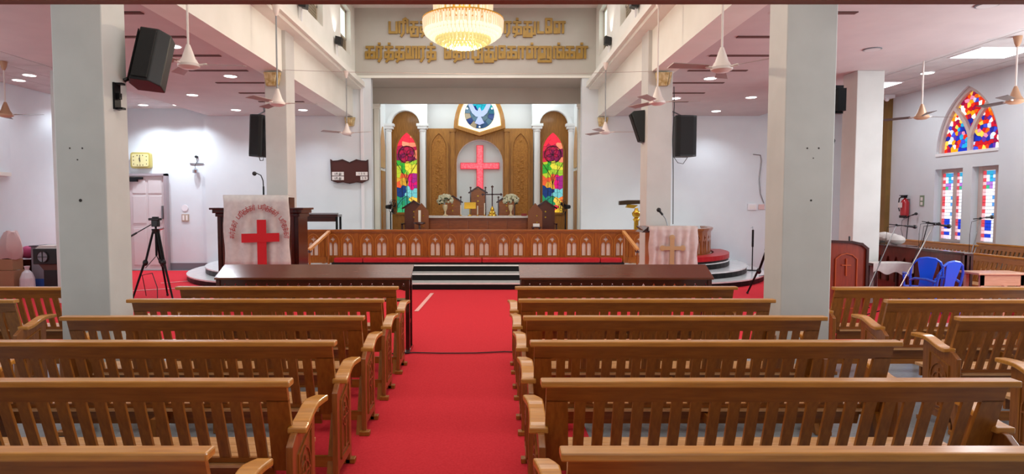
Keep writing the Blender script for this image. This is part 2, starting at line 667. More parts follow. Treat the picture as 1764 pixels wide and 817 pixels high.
# side walls
wl = sroot('wall_left')
MB().bx(XWL - .3, XWL, -4.2, 10.1, 0, ZO + .2).bx(XWL - .3, XWL, 13.3, YB + .3, 0, ZO + .2).bx(XWL - .3, XWL, 10.1, 13.3, 0, 2.45).build('wall_face', WALL, wl)
# left window bay: arch recess
me = shape2d([(10.1, 2.45), (13.3, 2.45), (13.3, ZO + .1), (10.1, ZO + .1)], [pointed(10.4, 13.0, 2.6, 3.0, 4.3)], .25)
me.transform(Matrix.Rotation(pi / 2, 4, 'Z'))
meshobj('arch_surround', me, WALL, wl, (XWL - .125, 0, 0))
MB().bx(XWL - .6, XWL - .3, 10.1, 13.3, 2.4, ZO).build('recess_back', WALLW, wl)
MB().bx(XWL - .3, XWL + .08, 10.2, 13.2, 2.42, 2.5).build('sill', WALLW, wl)

wr = sroot('wall_right')
t = MB()
t.bx(XWR, XWR + .3, -4.2, 11.85, 0, ZO + .2).bx(XWR, XWR + .3, 13.55, YB + .3, 0, ZO + .2)
t.bx(XWR, XWR + .3, 11.85, 13.55, 0, 1.0).bx(XWR, XWR + .3, 11.85, 13.55, 2.58, 2.9)
t.bx(XWR, XWR + .3, 12.5, 12.75, 1.0, 2.58)
t.build('wall_face', WALL, wr)
me = shape2d([(11.85, 2.9), (13.55, 2.9), (13.55, ZO + .1), (11.85, ZO + .1)], [pointed(11.87, 13.53, 2.91, 2.97, 4.26, 12)], .3)
me.transform(Matrix.Rotation(pi / 2, 4, 'Z'))
meshobj('arch_surround', me, WALL, wr, (XWR + .15, 0, 0))
# brown boarded bay and projecting pier
MB().bx(XWR - .12, XWR - .001, 15.05, 15.62, 0, ZO).build('boarded_panel', TAN, wr)

struct(MB().bx(XWL - .3, XWR + .5, -4.4, -4.2, 0, ZN).build('wall_back', WALLW))

# front wall: aisle parts and the lettered wall above the chancel opening
wf = sroot('wall_front')
t = MB()
t.bx(-7.84, -3.29, YB, YB + .25, 0, ZO + .2).bx(2.43, XWR + .3, YB, YB + .25, 0, ZO + .2)
t.bx(XL - .5, -3.29, YB, YB + .25, ZO + .2, 5.235).bx(2.43, XR + .5, YB, YB + .25, ZO + .2, 5.235)
t.build('aisle_wall', WALL, wf)
MB().bx(XWL - .3, -7.84, YB + .12, YB + .3, 0, ZO + .2).build('door_wall', WALL, wf)
MB().bx(XL - .5, XR + .5, YB, 18.1, 5.235, ZN + .1).build('lettered_wall', mat('warm_plaster', '#bdb9b0', .75, c2='#b7b2a9', scale=1.5), wf)
MB().bx(-3.29 - .6, -3.29 - .27, YB + .2, 18.1, 0, 5.3).bx(2.43 + .25, 2.43 + .6, YB + .2, 18.1, 0, 5.3).build('chancel_return', WALLW, wf)
# recessed wall around the apse opening
t = MB()
t.bx(-3.7, -3.33, 18.1, 18.3, 0, 4.8).bx(2.53, 2.9, 18.1, 18.3, 0, 4.8).bx(-3.7, 2.9, 18.1, 18.3, 4.80, 5.3)
t.build('apse_arch_wall', mat('warm_plaster', '#bdb9b0', .75), wf)
t = MB()
for s_, x in ((1, -3.33), (-1, 2.53)):
    a, b = sorted((x, x - s_ * .14))
    t.bx(a, b, 18.03, 18.1, 0.45, 4.62).bx(a - .03, b + .03, 18.0, 18.1, 4.62, 4.68).bx(a - .05, b + .05, 17.98, 18.1, 4.68, 4.76)
t.build('pilaster', WALLW, wf, bev=.006)
# base of the nave wall: a thin ledge where the letters stand
struct(MB().bx(-3.9, 3.0, YB - .03, YB, 5.235, 5.30).build('trim_1', WALLW))

# nave arcade: beams, ledges and clerestory
for side, xi, s in (('left', XL, -1), ('right', XR, 1)):
    r = sroot('wall_nave_' + side)
    def B(mb, a, b, *q):
        lo, hi = sorted((a, b))
        return mb.bx(lo, hi, *q)
    B(MB(), xi + s * .07, xi + s * .5, -4, YB, 4.2, 4.97).build('beam', WALLW, r)
    B(B(MB(), xi - s * .26, xi + s * .5, -4, YB, 4.99, 5.12), xi - s * .18, xi + s * .2, -4, YB, 4.93, 4.99).build('ledge', WALLW, r)
    t = MB()
    B(t, xi, xi + s * .3, -4, YB, 5.12, 5.70)
    B(t, xi, xi + s * .3, -4, YB, 6.87, ZN)
    ys = [4.4, 7.1, 9.8, 12.5, 15.15]
    edges = [-4]
    for y in ys:
        edges += [y, y + 1.08]
    edges.append(YB)
    for i in range(0, len(edges), 2):
        B(t, xi, xi + s * .3, edges[i], edges[i + 1], 5.70, 6.87)
    t.build('clerestory_wall', WALLW, r)

wn = 1
for side, xi, s in (('left', XL, -1), ('right', XR, 1)):
    for y in (9.8, 12.5, 15.15):
        r = sroot('window_%d' % wn)
        wn += 1
        xg = xi + s * .12
        def B(mb, a, b, *q):
            lo, hi = sorted((a, b))
            return mb.bx(lo, hi, *q)
        t = MB()
        B(t, xg, xg + s * .06, y, y + .06, 5.7, 6.87)
        B(t, xg, xg + s * .06, y + 1.02, y + 1.08, 5.7, 6.87)
        B(t, xg, xg + s * .06, y, y + 1.08, 5.7, 5.76)
        B(t, xg, xg + s * .06, y, y + 1.08, 6.81, 6.87)
        B(t, xg, xg + s * .06, y, y + 1.08, 6.10, 6.15)
        t.build('window_frame', mat('window_frame_paint', '#b5a996', .5), r)
        B(MB(), xg + s * .02, xg + s * .035, y + .06, y + 1.02, 6.15, 6.81).build('glass_pane', DAYG, r)
        for k in range(5):
            z = 5.78 + k * .064
            t = MB()
            a, b = xg + s * .005, xg + s * .05
            t.hexa([(min(a, b), y + .06, z), (max(a, b), y + .06, z), (min(a, b), y + 1.02, z), (max(a, b), y + 1.02, z),
                    (min(a, b), y + .06, z + .055), (max(a, b), y + .06, z + .055), (min(a, b), y + 1.02, z + .055), (max(a, b), y + 1.02, z + .055)])
            t.build('louvre_slat', mat('louvre_brown', '#7f7055', .5), r)

# columns
def column(x0, x1, y0, y1, z1, nm='column'):
    return struct(MB().bx(x0, x1, y0, y1, 0, z1).build(nm, COLP, bev=.01))


for y0, y1, wa, wb in ((5.88, 6.26, .48, .48), (11.1, 11.58, .39, .45)):
    ca = column(XL - wa, XL, y0, y1, 4.98)
    cb = column(XR, XR + wb, y0, y1, 4.98)
    if y0 < 6:
        for cc, pts_ in ((ca, ((-4.05, 2.345, .008), (-3.93, 2.345, .008), (-3.98, 2.235, .007), (-3.965, 1.845, .016))), (cb, ((3.02, 2.345, .008), (3.13, 2.345, .008), (3.08, 2.25, .006), (3.07, 1.845, .010)))):
            for a_, b_, r_ in pts_:
                MB().cyl((a_, y0 - .002, b_), (a_, y0 + .001, b_), r_, n=8).build('drill_hole', mat('hole_dark', '#3a3634', .9), cc)
column(6.57, 7.06, 11.1, 11.55, ZC)
column(-7.96, -7.48, 11.1, 11.55, ZC)
column(XL - .48, XL, .7, 1.1, 4.98)
column(XR, XR + .48, .7, 1.1, 4.98)

# brown timber edge of the gallery over the entrance
gb = struct(MB().bx(XWL, XWR, 2.96, 3.02, 2.775, 2.85).build('trim_2', mat('gallery_edge', '#7d4632', .5)))

# skirtings and conduits
struct(MB().bx(-8.9, -7.84, YB + .09, YB + .12, 0, .2).bx(-7.84, -5.6, YB - .03, YB, 0, .2).build('baseboard_front', GREYS))
struct(MB().bx(-3.57, -3.49, YB - .05, YB, .45, 5.2).build('trim_3', CONDUIT))

# door in the left part of the front wall
d = sroot('door_1')
t = MB()
t.bx(-10.0, -9.93, YB - .02, YB + .12, 0, 2.66).bx(-8.97, -8.9, YB - .02, YB + .12, 0, 2.66).bx(-10.0, -8.9, YB - .02, YB + .12, 2.60, 2.66)
t.build('door_frame', mat('door_frame_grey', '#a3979c', .5), d)
lf = MB().bx(-9.93, -8.97, YB + .04, YB + .09, 0.01, 2.6).build('door_leaf', DOORP, d)
for x0 in (-9.85, -9.42):
    for z0, z1 in ((.15, 1.15), (1.3, 2.05), (2.12, 2.5)):
        MB().bx(x0, x0 + .36, YB + .025, YB + .04, z0, z1).build('door_panel', DOORP, lf, bev=.006)
MB().bx(-9.05, -9.02, YB - .03, YB + .04, 1.42, 1.78).build('door_handle', STEEL, lf, bev=.004)
MB().bx(-9.9, -9.55, YB - .02, YB + .04, 2.5, 2.56).bx(-9.9, -9.68, YB - .04, YB + .02, 2.44, 2.5).build('door_closer', BLKM, lf)

# ================================================================== ALTAR STEPS
def platform(ax, front, aw, z0, z1, name):
    b = YB - front
    xr0, xl0 = 4.05, -4.85
    pts = [(xl0, front), (xr0, front)]
    for i in range(1, 17):
        a = pi / 2 * i / 16
        pts.append((xr0 + aw * sin(a), YB - b * cos(a)))
    for i in range(16, 0, -1):
        a = pi / 2 * i / 16
        pts.append((xl0 - aw * sin(a), YB - b * cos(a)))
    return pts


for i, (fr, aw) in enumerate(((12.85, 3.0), (13.3, 2.6), (13.75, 2.2))):
    z0, z1 = .15 * i, .15 * (i + 1)
    r = sroot('altar_step')
    MB().prism(platform(0, fr + .012, aw - .012, 0, 0, ''), 'xy', z0 + (0.013 if i == 0 else .001), z1 - .03).build('riser', BLACKT, r)
    MB().prism(platform(0, fr, aw, 0, 0, ''), 'xy', z1 - .03, z1).build('tread', MARB, r)
# chancel floor behind
struct(MB().bx(-3.6, 2.7, YB, 20.2, 0.0, .45).build('floor_chancel', MARB))
struct(MB().bx(-3.2, 2.4, 16.9, 19.5, .45, .6).build('floor_altar', MARB))

# ================================================================== APSE
ap = sroot('wall_apse')
MB().bx(-3.6, -3.38, 18.3, 20.2, .45, 5.6).bx(2.58, 2.8, 18.3, 20.2, .45, 5.6).bx(-3.6, 2.8, 20.0, 20.3, .45, 5.6).bx(-3.6, 2.8, 18.3, 20.3, 5.5, 5.6).build('plaster_shell', WHITE, ap)
CX = -.40
# white wall over the side bays and beside the gothic frame, with the round arches cut
for s in (-1, 1):
    xa, xb = sorted((CX + s * 1.66, CX + s * 2.99))
    cxb = CX + s * 2.35
    me = shape2d([(xa, 4.22), (cxb - .45, 4.22), (cxb - .45, 4.33)] + arc(cxb, 4.33, .45, pi, 0, 14)[1:] + [(cxb + .45, 4.22), (xb, 4.22), (xb, 5.5), (xa, 5.5)], [], .14)
    meshobj('arched_wall', me, WHITE, ap, (0, 19.5, 0))
    # arch moulding
    me = shape2d([(cxb - .58, 4.33)] + arc(cxb, 4.33, .58, pi, 0, 16)[1:] + arc(cxb, 4.33, .46, 0, pi, 16), [], .05)
    meshobj('arch_moulding', me, WHITE, ap, (0, 19.41, 0))
    # wood behind the bay with the stained window
    MB().bx(cxb - .5, cxb + .5, 19.72, 19.78, .6, 4.85).build('bay_boarding', APSEW, ap)
    for x in (cxb - .53, cxb + .55):
        t = MB().lathe([(.15, .6), (.15, .75), (.10, .8), (.095, 4.1), (.12, 4.14), (.10, 4.17), (.10, 4.2)], (x, 19.4, 0), 16)
        t.bx(x - .15, x + .15, 19.27, 19.53, 4.2, 4.28).bx(x - .18, x + .18, 19.24, 19.56, 4.28, 4.36)
        t.build('colonnette', WHITE, ap)
    # side return arch, wood lined
    xs = CX + s * 2.96
    o = MB()
    o.prism(pointed(18.45, 19.2, 2.95, 3.3, 4.2), 'yz', xs - .015, xs + .015).build('side_arch_board', mat('pale_wood', '#c8a070', .5), ap)
    MB().bx(xs - .02, xs + .02, 18.5, 19.15, .6, 2.85).build('side_panel', APSEW, ap)

# central wood panelling
t = MB()
me = shape2d([(CX - 1.70, .6), (CX + 1.70, .6), (CX + 1.70, 4.24), (CX - 1.70, 4.24)], [round_arch(CX - .74, CX + .74, .62, 3.15, 20)], .1)
meshobj('panelling', me, APSEW, ap, (0, 19.62, 0))
MB().bx(CX - .8, CX + .8, 19.9, 19.95, .6, 4.1).build('recess_back', mat('pale_blue_plaster', '#dfeaec', .6), ap)
me = shape2d(round_arch(CX - .78, CX + .78, .62, 3.15, 20), [round_arch(CX - .73, CX + .73, .60, 3.15, 20)], .28)
meshobj('recess_lining', me, WHITE, ap, (0, 19.74, 0))
for s in (-1, 1):
    x = CX + s * .86
    MB().bx(x - .07, x + .07, 19.5, 19.57, .6, 4.2).bx(x - .1, x + .1, 19.48, 19.57, 4.12, 4.2).build('wood_pilaster', APSEW, ap, bev=.008)
    x = CX + s * 1.30
    me = shape2d(pointed(x - .30, x + .30, 1.0, 3.6, 4.16), [pointed(x - .245, x + .245, 1.06, 3.6, 4.08)], .05)
    meshobj('gothic_frame', me, APSEW, ap, (0, 19.54, 0))
    MB().prism(pointed(x - .24, x + .24, 1.08, 3.6, 4.06), 'xz', 19.555, 19.575).build('gothic_panel', APSEL, ap)
    # carved vine column
    t = MB()
    for k in range(13):
        z = 1.9 + k * .11
        sx = (-1) ** k
        t.ball((x + sx * .05, 19.55, z), (.055, .012, .045), 8, 5)
        t.ball((x - sx * .08, 19.55, z + .04), (.03, .01, .03), 8, 5)
    t.tube([(x + .03 * sin(k * .9), 19.548, 1.85 + k * .1) for k in range(16)], .01, 5)
    t.ball((x, 19.55, 3.85), (.04, .02, .05), 8, 5)
    t.build('carving', APSEL, ap)
# gothic frame that holds the dove window
def dove_outline(k):
    hw, zt = .78 * k, 1.55 * k
    zb = 4.70 - .46 * k
    pts = [(CX - hw, zb), (CX, 4.70 - .70 * k), (CX + hw, zb)]
    R = 1.65 * k
    cxr = CX + hw - R
    a1 = math.acos((CX - cxr) / R)
    pts += [(cxr + R * cos(a1 * i / 8), zb + R * sin(a1 * i / 8)) for i in range(1, 9)]
    pts += [(2 * CX - (cxr + R * cos(a1 * i / 8)), zb + R * sin(a1 * i / 8)) for i in range(7, 0, -1)]
    return pts


dv = sroot('window_7')
meshobj('window_frame', shape2d(dove_outline(1.04), [dove_outline(.90)], .18), APSEW, dv, (0, 19.36, 0))
meshobj('inner_moulding', shape2d(dove_outline(.91), [dove_outline(.86)], .14), mat('gilt_moulding', '#c89a4a', .4), dv, (0, 19.38, 0))
MB().prism(dove_outline(.9), 'xz', 19.40, 19.43).build('backlit_sheet', BACKL, dv)
DZ, DR = 4.68, .47
circ = [(CX + DR * cos(2 * pi * i / 28), DZ + DR * sin(2 * pi * i / 28)) for i in range(28)]
pal = ['#46697e', '#2f6478', '#5d7688', '#1f8f90', '#17326e', '#9a8c74', '#45616f', '#274b75']
sd = [(CX + .38 * cos(2 * pi * i / 14 + .2), DZ + .38 * sin(2 * pi * i / 14 + .2)) for i in range(14)] + \
     [(CX + .2 * cos(2 * pi * i / 8 + .1), DZ + .2 * sin(2 * pi * i / 8 + .1)) for i in range(8)] + [(CX, DZ)]


def dcol(s):
    if s[1] > DZ + .15 and abs(s[0] - CX) < .2:
        return gl('#1b93a4', .25)
    if s[1] > DZ + .05 and abs(s[0] - CX) < .25:
        return gl('#14236a', .2)
    return gl(pal[int((s[0] * 13 + s[1] * 7) * 10) % 8], .2)


glaze(circ, sd, dcol, dv, lambda x, z, d_: (x, 19.385 + d_, z), gap=.006)
t = MB()
for s in (-1, 1):
    t.prism([(CX + s * .05, DZ - .1), (CX + s * .02, DZ + .05), (CX + s * .13, DZ + .12), (CX + s * .30, DZ + .44), (CX + s * .36, DZ + .28), (CX + s * .24, DZ + .02), (CX + s * .12, DZ - .09)][::s], 'xz', 19.35, 19.37)
t.prism([(CX - .06, DZ + .08), (CX - .045, DZ - .1), (CX - .15, DZ - .3), (CX, DZ - .36), (CX + .15, DZ - .3), (CX + .045, DZ - .1), (CX + .06, DZ + .08), (CX + .02, DZ + .18), (CX - .02, DZ + .18)], 'xz', 19.34, 19.36)
t.build('dove', mat('dove_glass', '#9aa6d0', .3, emit='#aab6e6', es=.2), dv)
for a in (-.45 * pi - .05 * pi, .12 * pi, .88 * pi):
    MB().cyl((CX + .42 * cos(a), 19.36, DZ + .42 * sin(a)), (CX + .42 * cos(a), 19.345, DZ + .42 * sin(a)), .028, n=10).build('glass_jewel', gl('#f2f6ff', 1.2), dv)

# the two stained lancets
def lancet_colour(side):
    def f(s):
        x, z = s
        u = (x) / .33
        k = random.random()
        if z > 3.72:
            return gl('#f0344a' if k < .7 else '#ff9a7a', .95)
        if z > 3.2:
            if x * x + (z - 3.42) ** 2 < .085:
                return gl('#b8254e' if k < .6 else '#8a2456', .8)
            return gl('#ff8f70' if x > 0 else '#d83048', .95)
        if z > 2.75:
            if x < -.05:
                return gl('#3fae3c' if k < .5 else '#b9cf3a', .9)
            return gl('#e8e04a' if k < .7 else '#9cc53c', 1.0)
        if z > 2.35:
            if x > .05:
                return gl('#e8207e' if k < .6 else '#a8308c', .9)
            return gl('#e0a83c' if k < .5 else '#f0643c', .9)
        if z > 2.1:
            return gl('#24407e' if x < 0 else '#7fd8e0', .8)
        if z > 1.75:
            if x > .1:
                return gl('#ff8440' if k < .5 else '#ffd65a', 1.0)
            return gl('#2f9f6c' if k < .6 else '#35a089', .8)
        if x > 0:
            return gl('#f03a50' if z > 1.66 else '#ffd040', 1.0)
        return gl('#3cb478' if k < .6 else '#e0c850', .85)
    return f


for i, s in enumerate((-1, 1)):
    cxw = CX + s * 2.34
    r = sroot('window_%d' % (8 + i), (cxw, 19.66, 1.56))
    out = pointed(-.33, .33, 1.56, 3.5, 4.12, 8)
    seeds = []
    random.seed(20 + i)
    z = 1.63
    while z < 4.05:
        nrow = 5 if z < 3.7 else 3
        for k in range(nrow):
            seeds.append((-.33 + .66 * (k + .5) / nrow + random.uniform(-.05, .05), z + random.uniform(-.05, .05)))
        z += .125
    glaze(out, seeds, lancet_colour(s), r, lambda x, z, d_, c=cxw: (c + x, 19.66 + d_, z), gap=.004)
    t = MB()
    t.ribbon(arc(cxw, 3.42, .27, 0, 2 * pi, 24), .022, 19.63, 19.645)
    for k in range(5):
        a = 2 * pi * k / 5 + .3
        t.ribbon(arc(cxw + .13 * cos(a), 3.42 + .13 * sin(a), .12, 0, 2 * pi, 12), .010, 19.63, 19.645)
    for q in (-1, 1):
        t.ribbon([(cxw + q * .33, 3.15), (cxw + q * .2, 2.95), (cxw + q * .05, 2.7), (cxw, 2.45)], .016, 19.63, 19.645)
        t.ribbon([(cxw + q * .33, 1.75), (cxw + q * .2, 1.95), (cxw, 2.1)], .013, 19.63, 19.645)
        t.ribbon([(cxw + q * .15, 1.58), (cxw + q * .15, 3.1)], .010, 19.63, 19.645)
    t.ribbon([(cxw, 1.58), (cxw, 2.85)], .018, 19.63, 19.645)
    t.build('lead_tracery', LEAD, r)
    meshobj('window_frame', shape2d(pointed(cxw - .38, cxw + .38, 1.5, 3.5, 4.18), [pointed(cxw - .325, cxw + .325, 1.565, 3.5, 4.115)], .05), APSEW, r, (0, 19.66, 0))
random.seed(5)

# lit cross on the apse wall
cz = thing('wall_cross', 'large glowing pink and red cross in the white arched recess behind the altar', 'cross', (CX, 19.85, 1.62))
cp = [(CX - .11, 1.62), (CX + .11, 1.62), (CX + .11, 2.96), (CX + .63, 2.96), (CX + .63, 3.17), (CX + .11, 3.17), (CX + .11, 3.73), (CX - .11, 3.73), (CX - .11, 3.17), (CX - .63, 3.17), (CX - .63, 2.96), (CX - .11, 2.96)]
MB().prism(cp, 'xz', 19.80, 19.895).build('cross_body', NEONE, cz)
k = .022
cq = [(CX - .11 + k, 1.62 + k), (CX + .11 - k, 1.62 + k), (CX + .11 - k, 2.96 + k), (CX + .63 - k, 2.96 + k), (CX + .63 - k, 3.17 - k), (CX + .11 - k, 3.17 - k), (CX + .11 - k, 3.73 - k), (CX - .11 + k, 3.73 - k), (CX - .11 + k, 3.17 - k), (CX - .63 + k, 3.17 - k), (CX - .63 + k, 2.96 + k), (CX - .11 + k, 2.96 + k)]
MB().prism(cq, 'xz', 19.785, 19.8).build('lit_face', NEON, cz)

# ================================================================== WALL LETTERS
def letters(tokens, x0, x1, z, h, groupn, words, stroke=.23, depth=.05):
    lay, L = layout(tokens)
    sc = (x1 - x0) / L
    n = 0
    for gx, wd, st, t in lay:
        ox = x0 + gx * sc
        m = MB()
        for line in st:
            m.ribbon([(ox + a * sc, z + b * h) for a, b in line], stroke * h, YB - depth, YB)
        o = m.build('wall_letter', GOLD, loc=(ox, YB, z))
        tag(o, words[n], 'letter', groupn)
        n += 1


ordw = ['first', 'second', 'third', 'fourth', 'fifth', 'sixth', 'seventh', 'eighth', 'ninth', 'tenth', 'eleventh', 'twelfth', 'thirteenth', 'fourteenth', 'fifteenth', 'sixteenth', 'seventeenth', 'eighteenth', 'nineteenth', 'twentieth']
l1 = ['pa', 'ri', 'su', 'th', 'tha', ' ', 'a', 'la', 'ng', 'ka', 'aa', 'ra', 'th', 'thu', 'da', 'ee', 'na']
l2 = ['ka', 'r', 'th', 'tha', 'ai', 'ra', 'th', ' ', 'e', 'tha', 'aa', 'zhu', 'thu', 'e', 'ka', 'aa', 'll', 'llu', 'ng', 'ka', 'll']


def zz(y):
    return y


letters(l1, -2.76, 1.94, 6.44, .27, 'gold letters of the upper wall line', ['gold Tamil letter of the upper line on the wall, %s from the left' % ordw[i] for i in range(16)])
letters(l2, -3.40, 2.55, 5.77, .28, 'gold letters of the lower wall line', ['gold Tamil letter of the lower line on the wall, %s from the left' % ordw[i] for i in range(20)])

# ================================================================== PEWS
PW = 2.30
def back_y(z):
    return .03 + (.93 - z) * .30


def make_pew():
    r = thing('pew', 'x', 'pew')
    h = PW / 2
    MB().bx(-h - .03, h + .03, -.004, .07, .898, .932).build('top_rail', CAP, r, bev=.008)
    # upper board
    t = MB()
    a, b = .900, .806
    for y0 in (0,):
        t.hexa([(-h, back_y(b), b), (h, back_y(b), b), (-h, back_y(b) + .024, b), (h, back_y(b) + .024, b),
                (-h, back_y(a), a), (h, back_y(a), a), (-h, back_y(a) + .024, a), (h, back_y(a) + .024, a)])
    t.build('back_board', OAK, r)
    # stiles: wide tapering end boards
    for s in (-1, 1):
        t = MB()
        z0, z1 = .40, .815
        xo = s * h
        xi1, xi0 = s * (h - .11), s * (h - .13)
        def q(x, z, dy):
            return (x, back_y(z) + dy, z)
        p = [q(min(xo, xi0), z0, 0), q(max(xo, xi0), z0, 0), q(min(xo, xi0), z0, .024), q(max(xo, xi0), z0, .024),
             q(min(xo, xi1), z1, 0), q(max(xo, xi1), z1, 0), q(min(xo, xi1), z1, .024), q(max(xo, xi1), z1, .024)]
        t.hexa(p)
        t.build('stile', OAKV, r)
        MB().hexa([(s * h - .02 - .02, .0, 0), (s * h, .0, 0), (s * h - .04, .05, 0), (s * h, .05, 0),
                   (s * h - .04, .15, .42), (s * h, .15, .42), (s * h - .04, .2, .42), (s * h, .2, .42)]).build('back_leg', OAKV, r)
    # slats
    n = 21
    x0 = -h + .125
    st = (PW - .25) / n
    sl = None
    z0, z1 = .455, .817
    for i in range(n):
        x = x0 + st * (i + .5)
        if sl is None:
            t = MB()
            y0, y1 = back_y(z0) + .003, back_y(z1) + .003
            t.hexa([(-.0275, y0, z0), (.0275, y0, z0), (-.0275, y0 + .017, z0), (.0275, y0 + .017, z0),
                    (-.0275, y1, z1), (.0275, y1, z1), (-.0275, y1 + .017, z1), (.0275, y1 + .017, z1)])
            sl = t.build('slat', OAKV, r)
            sl.location = (x, 0, 0)
        else:
            linkcopy(sl, r, (x, 0, 0))
    for nm_, za, zb, mm in (('lower_rail', .450, .478, OAK), ('back_apron', .33, .432, OAK)):
        MB().hexa([(-h + .12, back_y(za), za), (h - .12, back_y(za), za), (-h + .12, back_y(za) + .022, za), (h - .12, back_y(za) + .022, za),
                   (-h + .12, back_y(zb), zb), (h - .12, back_y(zb), zb), (-h + .12, back_y(zb) + .022, zb), (h - .12, back_y(zb) + .022, zb)]).build(nm_, mm, r)
    MB().bx(-h + .12, h - .12, .145, .193, .433, .447).build('seat_lip', SEAT, r)
    # seat of three planks, front apron
    for k in range(3):
        y = .195 + k * .112
        MB().bx(-h - .0, h + .0, y, y + .108, .425, .45).build('seat_plank', SEAT, r, bev=.004)
    MB().bx(-h + .02, h - .02, .48, .5, .34, .424).build('apron', OAK, r)
    # middle support and low stretcher
    MB().bx(-.02, .02, .03, .08, 0, .40).bx(-.02, .02, .40, .44, 0, .42).bx(-.02, .02, .03, .44, .36, .42).build('middle_support', OAKV, r)
    MB().bx(-h, h, .05, .075, .10, .17).build('stretcher', OAK, r)
    # ends
    for s in (-1, 1):
        xa, xb = sorted((s * (h + .005), s * (h + .04)))
        t = MB()
        t.prism([(.0, .0), (.045, .0), (.045, .08), (.33, .08), (.33, .0), (.375, .0), (.375, .69), (.30, .672), (.18, .655), (.085, .645), (.055, .64), (.0, .60)], 'yz', xa, xb)
        e = t.build('end_panel', PANELW, r, bev=.004)
        xf = s * (h + .04)
        a, b = sorted((xf, xf + s * .008))
        f = MB()
        for (u0, u1, v0, v1) in ((.075, .088, .14, .52), (.287, .30, .14, .60), (.075, .30, .14, .153)):
            f.bx(a, b, u0, u1, v0, v1)
        f.prism([(.075, .52), (.30, .60), (.30, .613), (.075, .533)], 'yz', a, b)
        f.build('panel_moulding', OAKV, e)
        c = MB()
        cy, czz = .188, .395
        M = Matrix(((0, 1, 0, 0), (1, 0, 0, 0), (0, 0, 1, 0), (0, 0, 0, 1)))
        rb = MB()
        rb.ribbon(arc(cy, czz, .06, 0, 2 * pi, 16), .012, a, b)
        rb.ribbon([(cy - .085, czz), (cy + .085, czz)], .012, a, b)
        rb.ribbon([(cy, .19), (cy, czz + .085)], .012, a, b)
        rb.ribbon(pointed(cy - .085, cy + .085, .18, .42, .53, 5), .010, a, b, True)
        c.add(rb.v, rb.f, M)
        c.build('carving', PANELW, e)
        # feet
        for y in (-.02, .34):
            a2, b2 = sorted((s * (h - .01), s * (h + .07)))
            MB().bx(a2, b2, y - .01, y + .05, 0, .035).build('foot', OAKV, r, bev=.005)
        # armrest: S shape in plan and in side view
        top = []
        inner = []
        N = 10
        for i in range(N + 1):
            u = i / N
            y = .085 + .365 * u
            z = .668 + .057 * (0.5 - .5 * cos(pi * max(0, min(1, (u - .1) / .65))))
            wv = .100 - .014 * sin(pi * u) ** 2
            if u > .9:
                wv = .07
            elif u > .8:
                wv = .086
            xo = (h + .085) - .02 * sin(pi * u * .9) + .02 * u
            top.append((s * xo, y, z))
            inner.append((s * (xo - wv), y, z))
        vs = []
        for (p_, q_) in zip(top, inner):
            vs += [p_, q_, (q_[0], q_[1], q_[2] - .034), (p_[0], p_[1], p_[2] - .034)]
        fs = []
        for i in range(N):
            A = i * 4
            for k in range(4):
                k2 = (k + 1) % 4
                fs.append((A + k, A + k2, A + 4 + k2, A + 4 + k))
        fs += [(0, 3, 2, 1), (N * 4, N * 4 + 1, N * 4 + 2, N * 4 + 3)]
        MB().add(vs, fs).build('armrest', CAP, r, bev=.008)
    return r


pew0 = make_pew()
rowY = [6.405, 5.541, 4.677, 3.812, 2.948, 2.084]
rown = ['frontmost', 'second from the front', 'third from the front', 'fourth from the front', 'fifth from the front', 'nearest the camera']
blocks = [('left centre block', -2.175, range(6)), ('right centre block', 1.42, range(6)),
          ('far left block beyond the column', -5.56, range(2)), ('far right block beyond the column', 4.80, range(4))]
first = True
for bn, bx_, rows in blocks:
    for i in rows:
        lab = 'brown slatted wooden pew in the %s, %s' % (bn, rown[i] if not (bn.startswith('far') and i == 5) else rown[i])
        if first:
            p = pew0
            p.location = (bx_, rowY[i], .005 if 'centre' in bn else 0)
            p['label'] = lab
            first = False
        else:
            p = dup(pew0, (bx_, rowY[i], .005 if 'centre' in bn else 0), lab)
        p['group'] = 'pews of the ' + bn
# choir pews facing the nave on the right
struct(MB().bx(8.72, XWR, 9.0, 14.2, .012, .12).build('floor_choir', GREYB))
for x, y, z, lab in ((8.66, 10.75, .012, 'slatted choir pew at the right, front one, side on behind the small table'),
                     (9.14, 12.6, .12, 'slatted choir pew under the first lancet windows, beyond the others'),
                     (9.775, 11.02, .12, 'slatted choir pew closest to the right wall, below the nearer lancet window')):
    p = dup(pew0, (x, y, z), lab, rz=pi / 2)
    p['group'] = 'choir pews along the right wall'

# ================================================================== FRONT BOOK DESKS
def trefoil(cx, cz, r):
    return [(cx + r * (1 + .45 * cos(3 * a)) * cos(a + pi / 2), cz + r * (1 + .45 * cos(3 * a)) * sin(a + pi / 2)) for a in [2 * pi * i / 18 for i in range(18)]]


